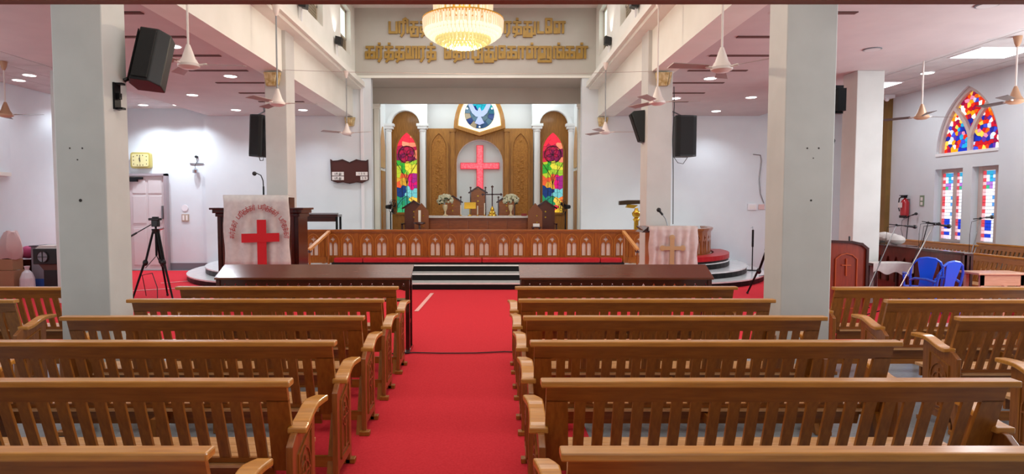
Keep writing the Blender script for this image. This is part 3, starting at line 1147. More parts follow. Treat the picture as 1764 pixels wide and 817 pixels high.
def book_desk(x0, x1, label):
    r = thing('book_desk', label, 'desk', ((x0 + x1) / 2, 7.4, .0), 'long dark desks before the front pews')
    MB().hexa([(x0, 7.30, .90), (x1, 7.30, .90), (x0, 7.60, 1.035), (x1, 7.60, 1.035),
               (x0, 7.30, .925), (x1, 7.30, .925), (x0, 7.60, 1.06), (x1, 7.60, 1.06)]).build('desk_top', DESKTOP, r, bev=.005)
    a, b = x0 + .06, x1 - .03
    n = 18
    st = (b - a) / n
    holes = []
    for i in range(n):
        c = a + st * (i + .5)
        holes.append(trefoil(c, .835, .013))
        if i % 2 == 0:
            holes.append([(c + st * .5 + .014 * cos(q * pi / 4), .80 + .016 * sin(q * pi / 4)) for q in range(8)])
    outer = [(a, .90), (a, .775)]
    for i in range(n // 2):
        c0 = a + st * 2 * i
        outer += [(c0 + st * .4, .765), (c0 + st, .785), (c0 + st * 1.6, .765), (c0 + st * 2, .775)]
    outer += [(b, .90)]
    meshobj('carved_apron', shape2d(outer[::-1], holes, .02), DARK, r, (0, 7.335, 0))
    for x in (x0 + .04, x1 - .045):
        t = MB().bx(x - .025, x + .025, 7.31, 7.36, .03, .90)
        t.build('leg', DARK, r, bev=.005)
        MB().prism([(7.53, .03), (7.58, .03), (7.58, 1.02), (7.53, .995)], 'yz', x - .025, x + .025).build('leg', DARK, r)
        MB().prism([(7.27, 0.012), (7.62, 0.012), (7.62, .03), (7.55, .06), (7.36, .06), (7.27, .03)], 'yz', x - .03, x + .03).build('foot', DARK, r)
        MB().bx(x - .015, x + .015, 7.36, 7.53, .35, .40).build('brace', DARK, r)
    MB().bx(x0 + .05, x1 - .05, 7.40, 7.56, .62, .64).build('book_shelf', DARK, r)
    return r


book_desk(-3.35, -.98, 'long dark mahogany desk with sloping top before the left front pew')
book_desk(.33, 2.67, 'long dark mahogany desk with sloping top before the right front pew')

# ================================================================== COMMUNION RAIL
cr_ = thing('communion_rail', 'honey brown wooden communion rail with paired gothic openings and curved ends', 'railing', (CX, 14.1, .45))


def light_holes(cx):
    hs = []
    for s in (-1, 1):
        x0, x1 = sorted((cx + s * .014, cx + s * .105))
        hs.append(pointed(x0, x1, .635, .87, .945, 5))
    hs.append([(cx + .047 * (1 + .35 * cos(4 * a)) * cos(a), 1.01 + .047 * (1 + .35 * cos(4 * a)) * sin(a)) for a in [2 * pi * i / 24 for i in range(24)]])
    return hs


def relief(cx):
    t = MB()
    t.ribbon(pointed(cx - .145, cx + .145, .62, .95, 1.135, 7)[1:], .014, -.032, -.018)
    t.ribbon([(cx - .145, .62), (cx - .145, .95)], .014, -.032, -.018)
    return t


bay_me = shape2d([(-.39, .60), (.39, .60), (.39, 1.16), (-.39, 1.16)], light_holes(-.17) + light_holes(.17), .035)
bay0 = None
rel0 = None
for k in range(-1, 10):
    x = -3.52 + .79 * k
    if bay0 is None:
        bay0 = meshobj('panel', bay_me, RAILW, cr_, (x, 14.1, 0))
        t = relief(-.17)
        t2 = relief(.17)
        t.add(t2.v, t2.f)
        rel0 = t.build('tracery', mat('rail_moulding', '#b8722c', .3, coat=.4), bay0, loc=None)
        rel0.location = (0, 0, 0)
        rel0.data.transform(Matrix.Translation(wloc(bay0)))
        back0 = MB().bx(-.39, .39, .02, .035, .60, 1.16).build('backing', CREAM, bay0)
        back0.data.transform(Matrix.Translation(wloc(bay0)))
        linkz = bay0.location.z
    else:
        c = linkcopy(bay0, cr_, (x - CX, 0, linkz))
        for ch in (rel0, back0):
            linkcopy(ch, c, (0, 0, 0))
    if k < 9:
        pass
post = None
for k in range(-1, 11):
    x = -3.52 + .79 * (k - .5)
    if post is None:
        post = MB().bx(x - .03, x + .03, 14.065, 14.145, .45, 1.19).build('post', RAILW, cr_, loc=(x, 14.1, .45))
    else:
        linkcopy(post, cr_, (x - CX, 0, 0))
MB().bx(-4.75, 4.03, 14.03, 14.18, 1.19, 1.235).bx(-4.75, 4.03, 14.05, 14.16, 1.16, 1.19).build('top_cap', HONEY, cr_, bev=.006)
MB().bx(-4.75, 4.03, 14.06, 14.15, .46, .60).build('base_rail', RAILW, cr_)
# curved ends
half_me = shape2d([(-.17, .60), (.17, .60), (.17, 1.16), (-.17, 1.16)], light_holes(0), .03)
for s, xc in ((1, 3.99), (-1, -4.71)):
    aw, b = 1.75, 2.5
    N = 10
    pts = [(xc + s * aw * sin(pi / 2 * i / N), 16.62 - b * cos(pi / 2 * i / N)) for i in range(N + 1)]
    for i in range(N):
        (x0, y0), (x1, y1) = pts[i], pts[i + 1]
        L = sqrt((x1 - x0) ** 2 + (y1 - y0) ** 2)
        ang = math.atan2(y1 - y0, x1 - x0)
        if s < 0:
            ang += pi
        mx, my = (x0 + x1) / 2, (y0 + y1) / 2
        o = meshobj('panel', half_me, RAILW, cr_, (mx, my, 0), ang)
        o.scale = (L / .34, 1, 1)
        ca, sa = cos(ang), sin(ang)
        nx, ny = -sa, ca
        t = MB()
        hx, hy = ca * L / 2, sa * L / 2
        def bar(m_, w0, w1, z0, z1):
            p = []
            for z in (z0, z1):
                for wv in (w0, w1):
                    for e in (-1, 1):
                        p.append((mx + e * hx * 1.02 + nx * wv, my + e * hy * 1.02 + ny * wv, z))
            m_.hexa(p)
        bar(t, .02, .03, .60, 1.16)
        t.build('backing', CREAM, cr_)
        t = MB()
        bar(t, -.06, .07, 1.19, 1.235)
        bar(t, -.04, .05, 1.16, 1.19)
        t.build('top_cap', HONEY, cr_)
        t = MB()
        bar(t, -.04, .05, .46, .60)
        t.build('base_rail', RAILW, cr_)
# sloping stair handrails
for s, x0, x1 in ((-1, -3.76, -3.98), (1, 3.02, 3.16)):
    h_ = thing('stair_handrail', 'pale wooden sloping handrail coming down from the communion rail at its %s end' % ('left' if s < 0 else 'right'), 'handrail', (x1, 13.5, .45), 'sloping handrails at the ends of the altar steps')
    MB().hexa([(x0 - .035, 14.02, 1.16), (x0 + .035, 14.02, 1.16), (x0 - .035, 14.02, 1.215), (x0 + .035, 14.02, 1.215),
               (x1 - .035, 13.2, .80), (x1 + .035, 13.2, .80), (x1 - .035, 13.2, .855), (x1 + .035, 13.2, .855)]).build('sloping_rail', mat('pale_handrail', '#c98a4c', .35, coat=.3), h_)
    MB().cyl((x1, 13.24, .15), (x1, 13.24, .80), .028, .024).build('post', RAILW, h_)
    MB().ball((x1, 13.24, .80), .05).build('knob', DARK, h_)
    MB().cyl((x0, 13.96, .45), (x0, 13.96, 1.17), .028, .024).build('post', RAILW, h_)
# kneeler cushions
for i, (a, b) in enumerate(((-3.60, -2.95), (-2.94, -.24), (-.23, 2.45), (2.46, 2.95))):
    o = MB().bx(a, b, 13.79, 14.02, .495, .60).build('kneeler_cushion', CUSH, bev=.02)
    tag(o, ['short red kneeling cushion at the left end of the straight rail', 'long red kneeling cushion, left of centre below the rail', 'long red kneeling cushion, right of centre below the rail', 'short red kneeling cushion at the right end of the straight rail'][i], 'cushion', 'red kneeling cushions along the rail')
kb = MB().bx(-3.65, 3.0, 13.8, 14.03, .45, .495).build('kneeling_plinth', BLACKT)
tag(kb, 'low black plinth carrying the straight kneeling cushions', 'plinth')
for s, xc, nm in ((1, 3.99, 'right'), (-1, -4.71, 'left')):
    vs = []
    N = 20
    outs = []
    for zlo, zhi, off0, off1, m_, part in ((.50, .61, .09, .46, CUSH, 'c'), (.45, .50, .09, .44, BLACKT, 'b')):
        t = MB()
        for i in range(N):
            p = []
            for z in (zlo, zhi):
                for off in (off0, off1):
                    for q in (i, i + 1):
                        a = pi / 2 * (.05 + .93 * q / N)
                        p.append((xc + s * (1.75 + off) * sin(a), 16.62 - (2.5 + off) * cos(a), z))
            t.hexa(p)
        o = t.build('kneeler_cushion' if part == 'c' else 'kneeling_plinth', m_)
        bpy.context.view_layer.update()
        if part == 'c':
            tag(o, 'curved red kneeling cushion sweeping round the %s end of the altar rail' % nm, 'cushion', 'red kneeling cushions along the rail')
        else:
            tag(o, 'curved black plinth under the %s rounded kneeling cushion' % nm, 'plinth')

# ================================================================== ALTAR AND CHANCEL FURNITURE
al = thing('altar_table', 'wide brown wooden altar table with panelled front in the apse', 'table', (-.4, 17.6, .6))
MB().bx(-1.9, 1.1, 17.25, 18.05, 1.43, 1.48).build('table_top', HONEY, al, bev=.01)
MB().bx(-1.82, 1.02, 17.33, 17.97, .60, 1.43).build('body', mat('altar_wood', '#8a4418', .35, c2='#743510', scale=5, stretch=(1, 5, 5), coat=.3), al)
for i in range(5):
    x = -1.78 + i * .556
    MB().bx(x, x + .53, 17.315, 17.33, .68, 1.36).build('panel', mat('altar_wood', '#8a4418'), al, bev=.008)
tag(MB().bx(-1.86, 1.06, 17.22, 18.0, 1.48, 1.492).bx(-1.86, 1.06, 17.22, 17.235, 1.44, 1.48).build('altar_cloth', CLOTH), 'thin white runner cloth laid over the altar table', 'cloth')


def vase(x, lab):
    r = thing('flower_vase', lab, 'vase', (x, 17.5, 1.492), 'vases of white flowers on the altar')
    MB().lathe([(.07, 0), (.08, .015), (.03, .04), (.02, .12), (.05, .18), (.075, .26), (.07, .32), (.06, .31), (.0, .3)], (x, 17.5, 1.492), 16).build('vase_body', VASE, r, smooth=True)
    random.seed(int(x * 10) + 50)
    t = MB()
    g = MB()
    for i in range(70):
        a, b_ = random.uniform(0, 2 * pi), random.uniform(-.5, 1.5)
        rr = .19
        c = (x + rr * cos(b_) * cos(a) * 1.1, 17.5 + rr * cos(b_) * sin(a), 1.492 + .44 + rr * .8 * sin(b_))
        t.ball(c, random.uniform(.03, .05), 6, 4)
        if i % 4 == 0:
            g.ball((c[0] * .97 + x * .03, c[1] - .01, c[2] - .03), .03, 5, 4)
    o = t.build('blossoms', FLOWER, r)
    o['kind'] = 'stuff'
    g.build('leaves', LEAF, r)['kind'] = 'stuff'


vase(-1.35, 'gilt vase of white flowers on the altar, left one')
vase(.53, 'gilt vase of white flowers on the altar, right one')
# brass book stand
b = thing('book_stand', 'shiny brass book stand on the altar, left of the central chair', 'stand', (-.64, 17.4, 1.492))
MB().lathe([(.07, 0), (.06, .02), (.015, .04), (.015, .2), (.03, .22)], (-.64, 17.4, 1.492), 12).build('stem', BRASS, b, smooth=True)
MB().hexa([(-.80, 17.34, 1.70), (-.47, 17.34, 1.70), (-.80, 17.36, 1.69), (-.47, 17.36, 1.69),
           (-.80, 17.48, 1.88), (-.47, 17.48, 1.88), (-.80, 17.50, 1.87), (-.47, 17.50, 1.87)]).build('book_plate', BRASS, b)
# altar cross
a = thing('altar_cross', 'dark red wooden cross with budded ends on a brass foot, on the altar', 'cross', (0.0, 17.35, 1.492))
MB().lathe([(.13, 0), (.13, .03), (.09, .06), (.1, .1), (.05, .14), (.06, .19), (.03, .24), (.02, .27)], (0, 17.35, 1.492), 14).build('brass_foot', BRASS, a, smooth=True)
t = MB().bx(-.018, .018, 17.335, 17.365, 1.74, 2.30).bx(-.26, .24, 17.335, 17.365, 2.085, 2.12)
for (x, z) in ((0, 2.32), (.25, 2.10), (-.27, 2.10)):
    t.prism([(x - .045, z), (x, z - .045), (x + .045, z), (x, z + .045)], 'xz', 17.33, 17.37)
    t.ball((x, 17.35, z), .03, 8, 6)
t.build('cross_body', DARK, a)
tag(MB().bx(.83, .98, 17.3, 17.42, 1.492, 1.56).build('small_book', BOOK, bev=.006), 'small dark red book lying at the right end of the altar', 'book')
for x, z1, lab in ((-.83 - .07, 1.80, 'slim white candle on the altar, left of the brass book stand'), (-.50 + .08, 1.78, 'slim white candle on the altar beside the brass book stand, right of it'), (-.22, 1.86, 'slim white candle on the altar next to the cross foot')):
    c = thing('candle', lab, 'candle', (x, 17.45, 1.492), 'slim white altar candles')
    MB().cyl((x, 17.45, 1.52), (x, 17.45, z1), .014, n=8).build('wax', CANDLE, c)
    MB().lathe([(.04, 0), (.04, .01), (.015, .02), (.015, .035)], (x, 17.45, 1.492), 10).build('holder', BRASS, c)


def gable_chair(x, y, wd, z0, zt, m_, lab, posts=True, seatd=.5):
    r = thing('clergy_chair', lab, 'chair', (x, y, z0), None)
    h = wd / 2
    zg = zt - wd * .35
    MB().prism([(x - h, z0 + .4), (x + h, z0 + .4), (x + h, zg), (x, zt - .03), (x - h, zg)], 'xz', y, y + .03).build('backrest', m_, r)
    t = MB()
    t.ribbon([(x - h - .05, zg - .02), (x, zt), (x + h + .05, zg - .02)], .045, y - .03, y + .05)
    t.build('gable', DARK, r)
    MB().bx(x - h, x + h, y - seatd, y, z0 + .38, z0 + .45).build('seat', m_, r, bev=.01)
    MB().bx(x - h + .05, x + h - .05, y - seatd + .03, y - .02, z0 + .45, z0 + .5).build('seat_cushion', CUSH, r, bev=.015)
    for s in (-1, 1):
        xx = x + s * h
        if posts:
            MB().cyl((xx, y + .01, z0), (xx, y + .01, zg + .12), .022, .02, 8).ball((xx, y + .01, zg + .14), .032, 8, 6).build('post', DARK, r)
        MB().bx(xx - .025, xx + .025, y - seatd, y - seatd + .05, z0, z0 + .66).build('leg', DARK, r)
        MB().bx(xx - .03, xx + .03, y - seatd, y, z0 + .64, z0 + .68).build('armrest', DARK, r)
    if not posts:
        for s in (-1, 1):
            xx = x + s * h * .9
            MB().bx(xx - .025, xx + .025, y - .01, y + .03, z0, z0 + .45).build('leg', DARK, r)
    # carved rosettes
    t = MB()
    for dz in (.12, .28):
        t.cyl((x, y - .012, zg - dz), (x, y, zg - dz), .025, n=8)
    t.build('rosette', BRASS, r)
    return r


gable_chair(-.44, 18.85, .46, .6, 2.36, HONEY, 'tall carved gabled chair in the middle behind the altar, before the lit cross')
gable_chair(-1.22, 18.8, .5, .6, 2.08, HONEY, 'gabled clergy chair behind the left flower vase')
gable_chair(.44, 18.8, .5, .6, 2.08, HONEY, 'gabled clergy chair behind the right flower vase')
gable_chair(-2.30, 17.9, .55, .6, 1.92, mat('dark_chair_wood', '#5c2a18', .4, coat=.3), 'dark gabled chair before the left stained glass window, beside the fan', posts=False)
gable_chair(1.56, 17.9, .55, .6, 1.92, mat('dark_chair_wood', '#5c2a18'), 'dark gabled chair before the right stained glass window', posts=False)
for s, x, lab in ((-1, -1.98, 'brown gabled reading desk at the left end of the altar'), (1, 1.2, 'brown gabled reading desk at the right end of the altar')):
    r = thing('reading_desk', lab, 'desk', (x, 16.95, .45), 'gabled reading desks flanking the altar')
    MB().prism([(x - .2, .62), (x + .2, .62), (x + .2, 1.62), (x, 1.86), (x - .2, 1.62)], 'xz', 17.06, 17.10).build('front_board', mat('dark_chair_wood2', '#7c4218', .4, coat=.3), r)
    MB().bx(x - .2, x + .2, 16.78, 17.05, 1.0, 1.04).build('shelf', HONEY, r)
    for q in (-.18, .18):
        MB().bx(x + q - .02, x + q + .02, 16.78, 17.08, .61, 1.0).build('side_board', HONEY, r)
    t = MB()
    for dz in (1.5, 1.32, 1.2):
        t.cyl((x + .05, 17.045, dz), (x + .05, 17.06, dz), .02, n=8)
    t.build('rosette', BRASS, r)
# candle on a red stand, white box
r = thing('standing_candle', 'thick white candle on a low red stand left of the altar', 'candle', (-1.98, 16.6, .45))
MB().cyl((-1.98, 16.6, 1.34), (-1.98, 16.6, 1.66), .035, n=12).build('wax', CANDLE, r)
MB().lathe([(.12, 0), (.12, .03), (.03, .06), (.03, .80), (.16, .84), (.16, .89)], (-1.98, 16.6, .45), 14).build('stand', DARK, r)
r = thing('card_box', 'small white box on a dark stool right of the altar', 'box', (1.2, 16.4, .45))
MB().bx(1.10, 1.27, 16.35, 16.5, 1.22, 1.30).build('box_body', PAPER, r)
MB().bx(1.05, 1.32, 16.3, 16.55, 1.19, 1.22).bx(1.08, 1.12, 16.33, 16.37, .45, 1.19).bx(1.25, 1.29, 16.33, 16.37, .45, 1.19).bx(1.08, 1.12, 16.48, 16.52, .45, 1.19).bx(1.25, 1.29, 16.48, 16.52, .45, 1.19).build('stool', DARK, r)


def pedestal_fan(x, y, z0, lab, ang):
    r = thing('pedestal_fan', lab, 'fan', (x, y, z0), 'black pedestal fans flanking the altar')
    MB().lathe([(.2, 0), (.2, .02), (.04, .05), (.018, .1), (.018, 1.0), (.03, 1.02)], (x, y, z0), 16).build('stand', BLKM, r)
    zc = z0 + 1.15
    dx, dy = cos(ang), sin(ang)
    MB().cyl((x, y, zc), (x - dx * .14, y - dy * .14, zc), .07, .05, 12).build('motor', BLACK, r)
    t = MB()
    ux, uy = -dy, dx
    for rr, off in ((.2, .06), (.2, .12), (.12, .14), (.15, .03)):
        t.tube([(x + dx * off + ux * rr * cos(q), y + dy * off + uy * rr * cos(q), zc + rr * sin(q)) for q in [2 * pi * i / 24 for i in range(25)]], .006, 4)
    for i in range(16):
        q = 2 * pi * i / 16
        t.tube([(x + dx * .15, y + dy * .15, zc), (x + dx * .12 + ux * .2 * cos(q), y + dy * .12 + uy * .2 * cos(q), zc + .2 * sin(q)), (x + dx * .02, y + dy * .02, zc)], .003, 3)
    t.build('guard', BLKM, r)
    t = MB()
    for i in range(3):
        q0 = 2 * pi * i / 3
        p = [(x + dx * .07, y + dy * .07, zc)]
        for q in (q0, q0 + .35, q0 + .7):
            p.append((x + dx * (.06 + .05 * (q - q0)) + ux * .17 * cos(q), y + dy * (.06 + .05 * (q - q0)) + uy * .17 * cos(q), zc + .17 * sin(q)))
        t.add(p, [(0, 1, 2), (0, 2, 3)])
    bl = t.build('blades', GRILLE, r)
    m2 = bl.modifiers.new('solid', 'SOLIDIFY')
    m2.thickness = .004


pedestal_fan(-2.85, 17.1, .6, 'black pedestal fan standing left of the altar before the white colonnette', radians(-20))
pedestal_fan(2.05, 17.1, .6, 'black pedestal fan standing right of the altar before the white colonnette', radians(200))

# brass eagle-style lectern on the right of the chancel, behind the rail
r = thing('brass_lectern', 'brass column lectern with a dark book rest behind the rail beside the right column', 'lectern', (3.52, 14.9, .45))
MB().lathe([(.2, 0), (.2, .04), (.08, .1), (.06, .2), (.055, .95), (.09, 1.0), (.05, 1.04), (.10, 1.1), (.11, 1.16), (.05, 1.22), (.04, 1.28)], (3.52, 14.9, .45), 18).build('column_stem', BRASS, r, smooth=True)
MB().prism([(3.1, 1.80), (3.62, 1.83), (3.62, 1.92), (3.3, 1.92), (3.1, 1.90)], 'xz', 14.85, 15.0).build('book_rest', mat('dark_bronze', '#3a2c16', .4, metal=.5), r, bev=.01)
MB().prism([(3.26, 1.74), (3.45, 1.72), (3.56, 1.80), (3.3, 1.82)], 'xz', 14.87, 14.98).build('bracket', BRASS, r)

# dark side table at the left of the chancel
r = thing('side_table', 'black topped side table in the chancel below the hymn board', 'table', (-4.45, 15.7, .45))
MB().bx(-4.97, -3.93, 15.5, 15.95, 1.50, 1.56).build('table_top', DARK, r, bev=.005)
for x in (-4.95, -3.99):
    for y in (15.52, 15.89):
        MB().bx(x, x + .05, y, y + .05, .45, 1.50).build('leg', BLKM, r)
MB().bx(-4.9, -3.99, 15.53, 15.56, 1.38, 1.50).build('apron', DARK, r)
tag(MB().bx(-4.9, -4.0, 15.56, 15.86, 1.56, 1.60).build('keyboard', mat('grey_keyboard', '#9a9ba2', .4), bev=.005), 'flat grey keyboard lying on the dark side table', 'keyboard')

# ================================================================== HYMN BOARD
r = thing('hymn_board', 'dark brown scalloped hymn board with white number strips on the front wall', 'board', (-3.87, YB, 2.7))
hb = [(-4.36, 2.47), (-4.2, 2.41), (-4.05, 2.43), (-3.87, 2.39), (-3.69, 2.43), (-3.54, 2.41), (-3.36, 2.49), (-3.37, 3.02), (-3.42, 2.99), (-3.55, 3.0), (-3.68, 3.03), (-3.87, 2.95), (-4.06, 3.03), (-4.19, 3.0), (-4.33, 2.99), (-4.38, 3.03)]
MB().prism(hb, 'xz', YB - .08, YB - .051).build('board', mat('board_brown', '#4a1d16', .4, coat=.2), r)
t = MB()
t.ribbon(hb, .025, YB - .10, YB - .08, True)
t.build('frame', DARK, r)
for (x0, x1, z0, z1, tk) in ((-4.35, -4.03, 2.60, 2.70, ['pa', 'aa', 'da', 'thu']), (-4.35, -4.03, 2.48, 2.58, ['pa', 'aa', 'da', 'thu']), (-3.70, -3.38, 2.60, 2.70, ['1', ' ', '2', ' ', '9']), (-3.58, -3.38, 2.48, 2.58, ['5', ' ', '9'])):
    s_ = MB().bx(x0, x1, YB - .095, YB - .08, z0, z1).build('number_strip', PAPER, r)
    lay, L = layout(tk)
    hh = (z1 - z0) * .45
    sc = min((x1 - x0 - .06) / L, hh * 1.0)
    o0 = (x0 + x1) / 2 - L * sc / 2
    t = MB()
    for gx, wd, st, tt in lay:
        for line in st:
            t.ribbon([(o0 + (gx + a_) * sc, z0 + (z1 - z0) * .28 + b_ * hh) for a_, b_ in line], .007, YB - .098, YB - .095)
    t.build('lettering', INK, s_)

# clock
r = thing('wall_clock', 'square gold wall clock with cream face above the white door', 'clock', (-9.6, YB, 3.0))
def rrect(x0, x1, z0, z1, q):
    pts = []
    for cx_, cz_, a0 in ((x1 - q, z0 + q, -pi / 2), (x1 - q, z1 - q, 0), (x0 + q, z1 - q, pi / 2), (x0 + q, z0 + q, pi)):
        pts += arc(cx_, cz_, q, a0, a0 + pi / 2, 4)
    return pts
MB().prism(rrect(-9.87, -9.32, 2.80, 3.24, .07), 'xz', YB - .0, YB + .12).build('case', CLOCKM, r, bev=.012)
MB().prism(rrect(-9.82, -9.37, 2.85, 3.19, .04), 'xz', YB - .012, YB).build('face', CLOCKF, r)
cxk, czk = -9.595, 3.02
t = MB()
for hh in range(12):
    a = 2 * pi * hh / 12
    dx, dz = sin(a), cos(a)
    k = min(.175 / max(abs(dx), .01), .13 / max(abs(dz), .01))
    x, z = cxk + dx * k, czk + dz * k
    t.bx(x - .009, x + .009, YB - .017, YB - .012, z - .014, z + .014)
t.build('hour_marks', INK, r)
t = MB()
t.ribbon([(cxk, czk - .02), (cxk - .005, czk + .12)], .012, YB - .022, YB - .017)
t.build('minute_hand', INK, r)
t = MB()
t.ribbon([(cxk + .005, czk - .03), (cxk - .012, czk + .06)], .02, YB - .028, YB - .022)
t.build('hour_hand', INK, r)

# wall camera with cable, switches
r = thing('wall_lamp', 'small chrome wall lamp on a black knob with hanging wire beside the clock', 'lamp', (-8.1, YB + .12, 2.9))
MB().cyl((-8.1, YB + .12, 3.12), (-8.1, YB + .04, 3.12), .035, n=10).build('knob', BLACK, r)
MB().bx(-8.3, -7.92, YB + .09, YB + .12, 2.93, 2.95).build('bar', STEEL, r)
MB().lathe([(.0, 0), (.07, .02), (.08, .1), (.02, .16)], (-8.12, YB + .03, 2.66), 10).build('lamp_head', CHROME, r, smooth=True)
MB().tube([(-8.1, YB + .05, 3.1), (-8.06, YB + .05, 3.0), (-8.13, YB + .05, 2.88), (-8.12, YB + .04, 2.8)], .008, 5).build('wire', CABLE, r)
r = thing('switch_plate', 'small wooden rimmed switch plate on the wall right of the door', 'switch', (-8.45, YB + .12, 1.45))
MB().bx(-8.56, -8.36, YB + .1, YB + .12, 1.35, 1.55).build('plate', mat('beige_plate', '#b4a08e', .5), r)
MB().bx(-8.53, -8.48, YB + .09, YB + .1, 1.38, 1.52).build('switch_key', PAPER, r)
MB().bx(-8.44, -8.39, YB + .09, YB + .1, 1.38, 1.52).build('switch_key', PAPER, r)
tag(MB().cyl((-8.47, YB + .12, 1.72), (-8.47, YB + .105, 1.72), .09, n=16).build('round_plate', CONDUIT), 'round white blank plate on the wall above the switch plate', 'plate')

# ================================================================== LEFT PULPIT WITH CLOTH
r = thing('pulpit', 'large dark mahogany pulpit before the left column, draped in front', 'pulpit', (-4.05, 10.75, .012))
MB().bx(-4.75, -3.35, 10.55, 11.05, .2, 1.6).build('body', DARK, r)
MB().bx(-4.82, -3.28, 10.48, 11.08, 1.66, 1.75).bx(-4.78, -3.32, 10.51, 11.07, 1.6, 1.66).bx(-4.86, -3.24, 10.45, 11.08, 1.72, 1.755).build('cornice', DARK, r, bev=.01)
MB().bx(-4.80, -3.30, 10.5, 11.07, .012, .2).build('plinth', DARK, r, bev=.01)
for x in (-4.72, -4.38, -3.72 + .34):
    MB().bx(x - .03, x + .03, 10.53, 10.55, .2, 1.6).build('moulding', DARK, r)
me = shape2d([(-4.66, .3), (-4.44, .3), (-4.44, 1.5), (-4.66, 1.5)], [pointed(-4.62, -4.48, .36, 1.25, 1.42)], .02)
meshobj('gothic_panel', me, mat('mahogany_panel', '#5a2016', .35, coat=.4), r, (0, 10.54, 0))
MB().bx(-4.48, -3.42, 10.30, 10.56, .3, 1.93).build('reading_stand', DARK, r)
# mic on the pulpit
m_ = thing('pulpit_microphone', 'black gooseneck microphone rising above the left pulpit', 'microphone', (-3.93, 10.5, 1.93))
MB().tube([(-3.93, 10.5, 1.93), (-3.93, 10.5, 2.1), (-3.935, 10.5, 2.22), (-3.97, 10.5, 2.31), (-4.04, 10.5, 2.345), (-4.06, 10.5, 2.345)], .009, 6).cyl((-3.93, 10.5, 1.93), (-3.93, 10.5, 2.12), .016, n=8).build('gooseneck', BLKM, m_)
MB().ball((-4.08, 10.5, 2.34), .038).build('windscreen', BLACK, m_)


def hanging_cloth(name, x0, x1, y, z0, z1, amp, m_, lab, folds=5, ph=0.0):
    n, k = 48, 10
    vs = []
    for j in range(k + 1):
        z = z1 - (z1 - z0) * j / k
        for i in range(n + 1):
            u = i / n
            a = amp * (.25 + .75 * j / k)
            vs.append((x0 + (x1 - x0) * u + .01 * sin(u * 17 + j), y + a * sin(u * folds * 2 * pi + ph + j * .08) + .4 * a * sin(u * 11.3 + 1), z))
    fs = [(j * (n + 1) + i, j * (n + 1) + i + 1, (j + 1) * (n + 1) + i + 1, (j + 1) * (n + 1) + i) for j in range(k) for i in range(n)]
    r = thing(name, lab, 'cloth', ((x0 + x1) / 2, y, z1))
    o = MB().add(vs, fs).build('cloth', m_, r, smooth=True)
    o.modifiers.clear()
    sd = o.modifiers.new('solid', 'SOLIDIFY')
    sd.thickness = .006
    # part over the top
    MB().bx(x0, x1, y, y + .22, z1 - .004, z1 + .006).build('top_fold', m_, r)
    return r


ph = hanging_cloth('pulpit_cloth', -4.52, -3.41, 10.25, .74, 1.965, .018, CLOTH, 'white hanging cloth with big red cross and arc of red lettering on the left pulpit', 5)
yc = 10.20
MB().bx(-3.94, -3.785, yc - .006, yc, .74, 1.555).build('cross_post', REDC, ph)
MB().prism([(-4.20, 1.17), (-3.565, 1.19), (-3.565, 1.335), (-4.20, 1.32)], 'xz', yc - .012, yc - .006).build('cross_bar', REDC, ph)
# lettering on an arc
toks = ['ka', 'r', 'th', 'tha', 'r', ' ', 'pa', 'ri', 'su', 'th', 'tha', 'r', ' ', 'pa', 'ri', 'su', 'th', 'tha', 'r', ' ', 'pa', 'ri', 'su', 'th', 'tha', 'r']
lay, L = layout(toks, .28, .8)
ac, az, ar, br = -3.90, 1.28, .43, .46
t = MB()
Hh = .060
for gx, wd, st, tt in lay:
    for line in st:
        pp = []
        for a_, b_ in line:
            u = (gx + a_) / L
            th = radians(184) - radians(188) * u
            rr = 1 + b_ * Hh / .45
            pp.append((ac + ar * rr * cos(th), az + br * rr * sin(th)))
        t.ribbon(pp, .009, yc - .012, yc - .004)
t.build('lettering', REDT, ph)

# ================================================================== RIGHT LECTERN WITH CLOTH
r = thing('lectern', 'wooden lectern behind the pale pink cloth before the right column', 'lectern', (3.08, 10.65, .012))
MB().bx(2.75, 3.45, 10.55, 10.95, .012, 1.36).build('body', RAILW, r)
MB().hexa([(2.60, 10.42, 1.33), (3.50, 10.42, 1.33), (2.60, 10.98, 1.40), (3.50, 10.98, 1.40),
           (2.60, 10.42, 1.36), (3.50, 10.42, 1.36), (2.60, 10.98, 1.43), (3.50, 10.98, 1.43)]).build('sloping_top', DARK, r)
MB().prism([(2.56, 1.33), (2.68, 1.43), (2.68, 1.33)], 'xz', 10.45, 10.9).build('book_rest', DARK, r)
m_ = thing('lectern_microphone', 'black gooseneck microphone leaning left above the right lectern', 'microphone', (3.08, 10.7, 1.40))
MB().tube([(3.08, 10.7, 1.40), (3.07, 10.7, 1.48), (3.04, 10.7, 1.56), (2.99, 10.7, 1.63), (2.96, 10.7, 1.66)], .009, 6).build('gooseneck', STEEL, m_)
MB().cyl((2.99, 10.7, 1.63), (2.93, 10.7, 1.70), .02, .02, 8).ball((2.92, 10.7, 1.715), .04).build('windscreen', BLACK, m_)
ph2 = hanging_cloth('lectern_cloth', 2.67, 3.50, 10.36, .72, 1.435, .02, CLOTHP, 'pale pink satin cloth with faint gold cross hanging on the right lectern', 6, 1.0)
yc = 10.315
t = MB()
t.ribbon([(3.05, .78), (3.05, 1.24)], .075, yc - .006, yc)
t.ribbon([(2.90, 1.07), (3.22, 1.07)], .065, yc - .006, yc)
for (x, z) in ((2.89, 1.07), (3.23, 1.07), (3.05, 1.25), (3.05, .78)):
    t.ball((x, yc - .003, z), (.05, .004, .05), 8, 6)
t.build('gold_cross', GOLDC, ph2)

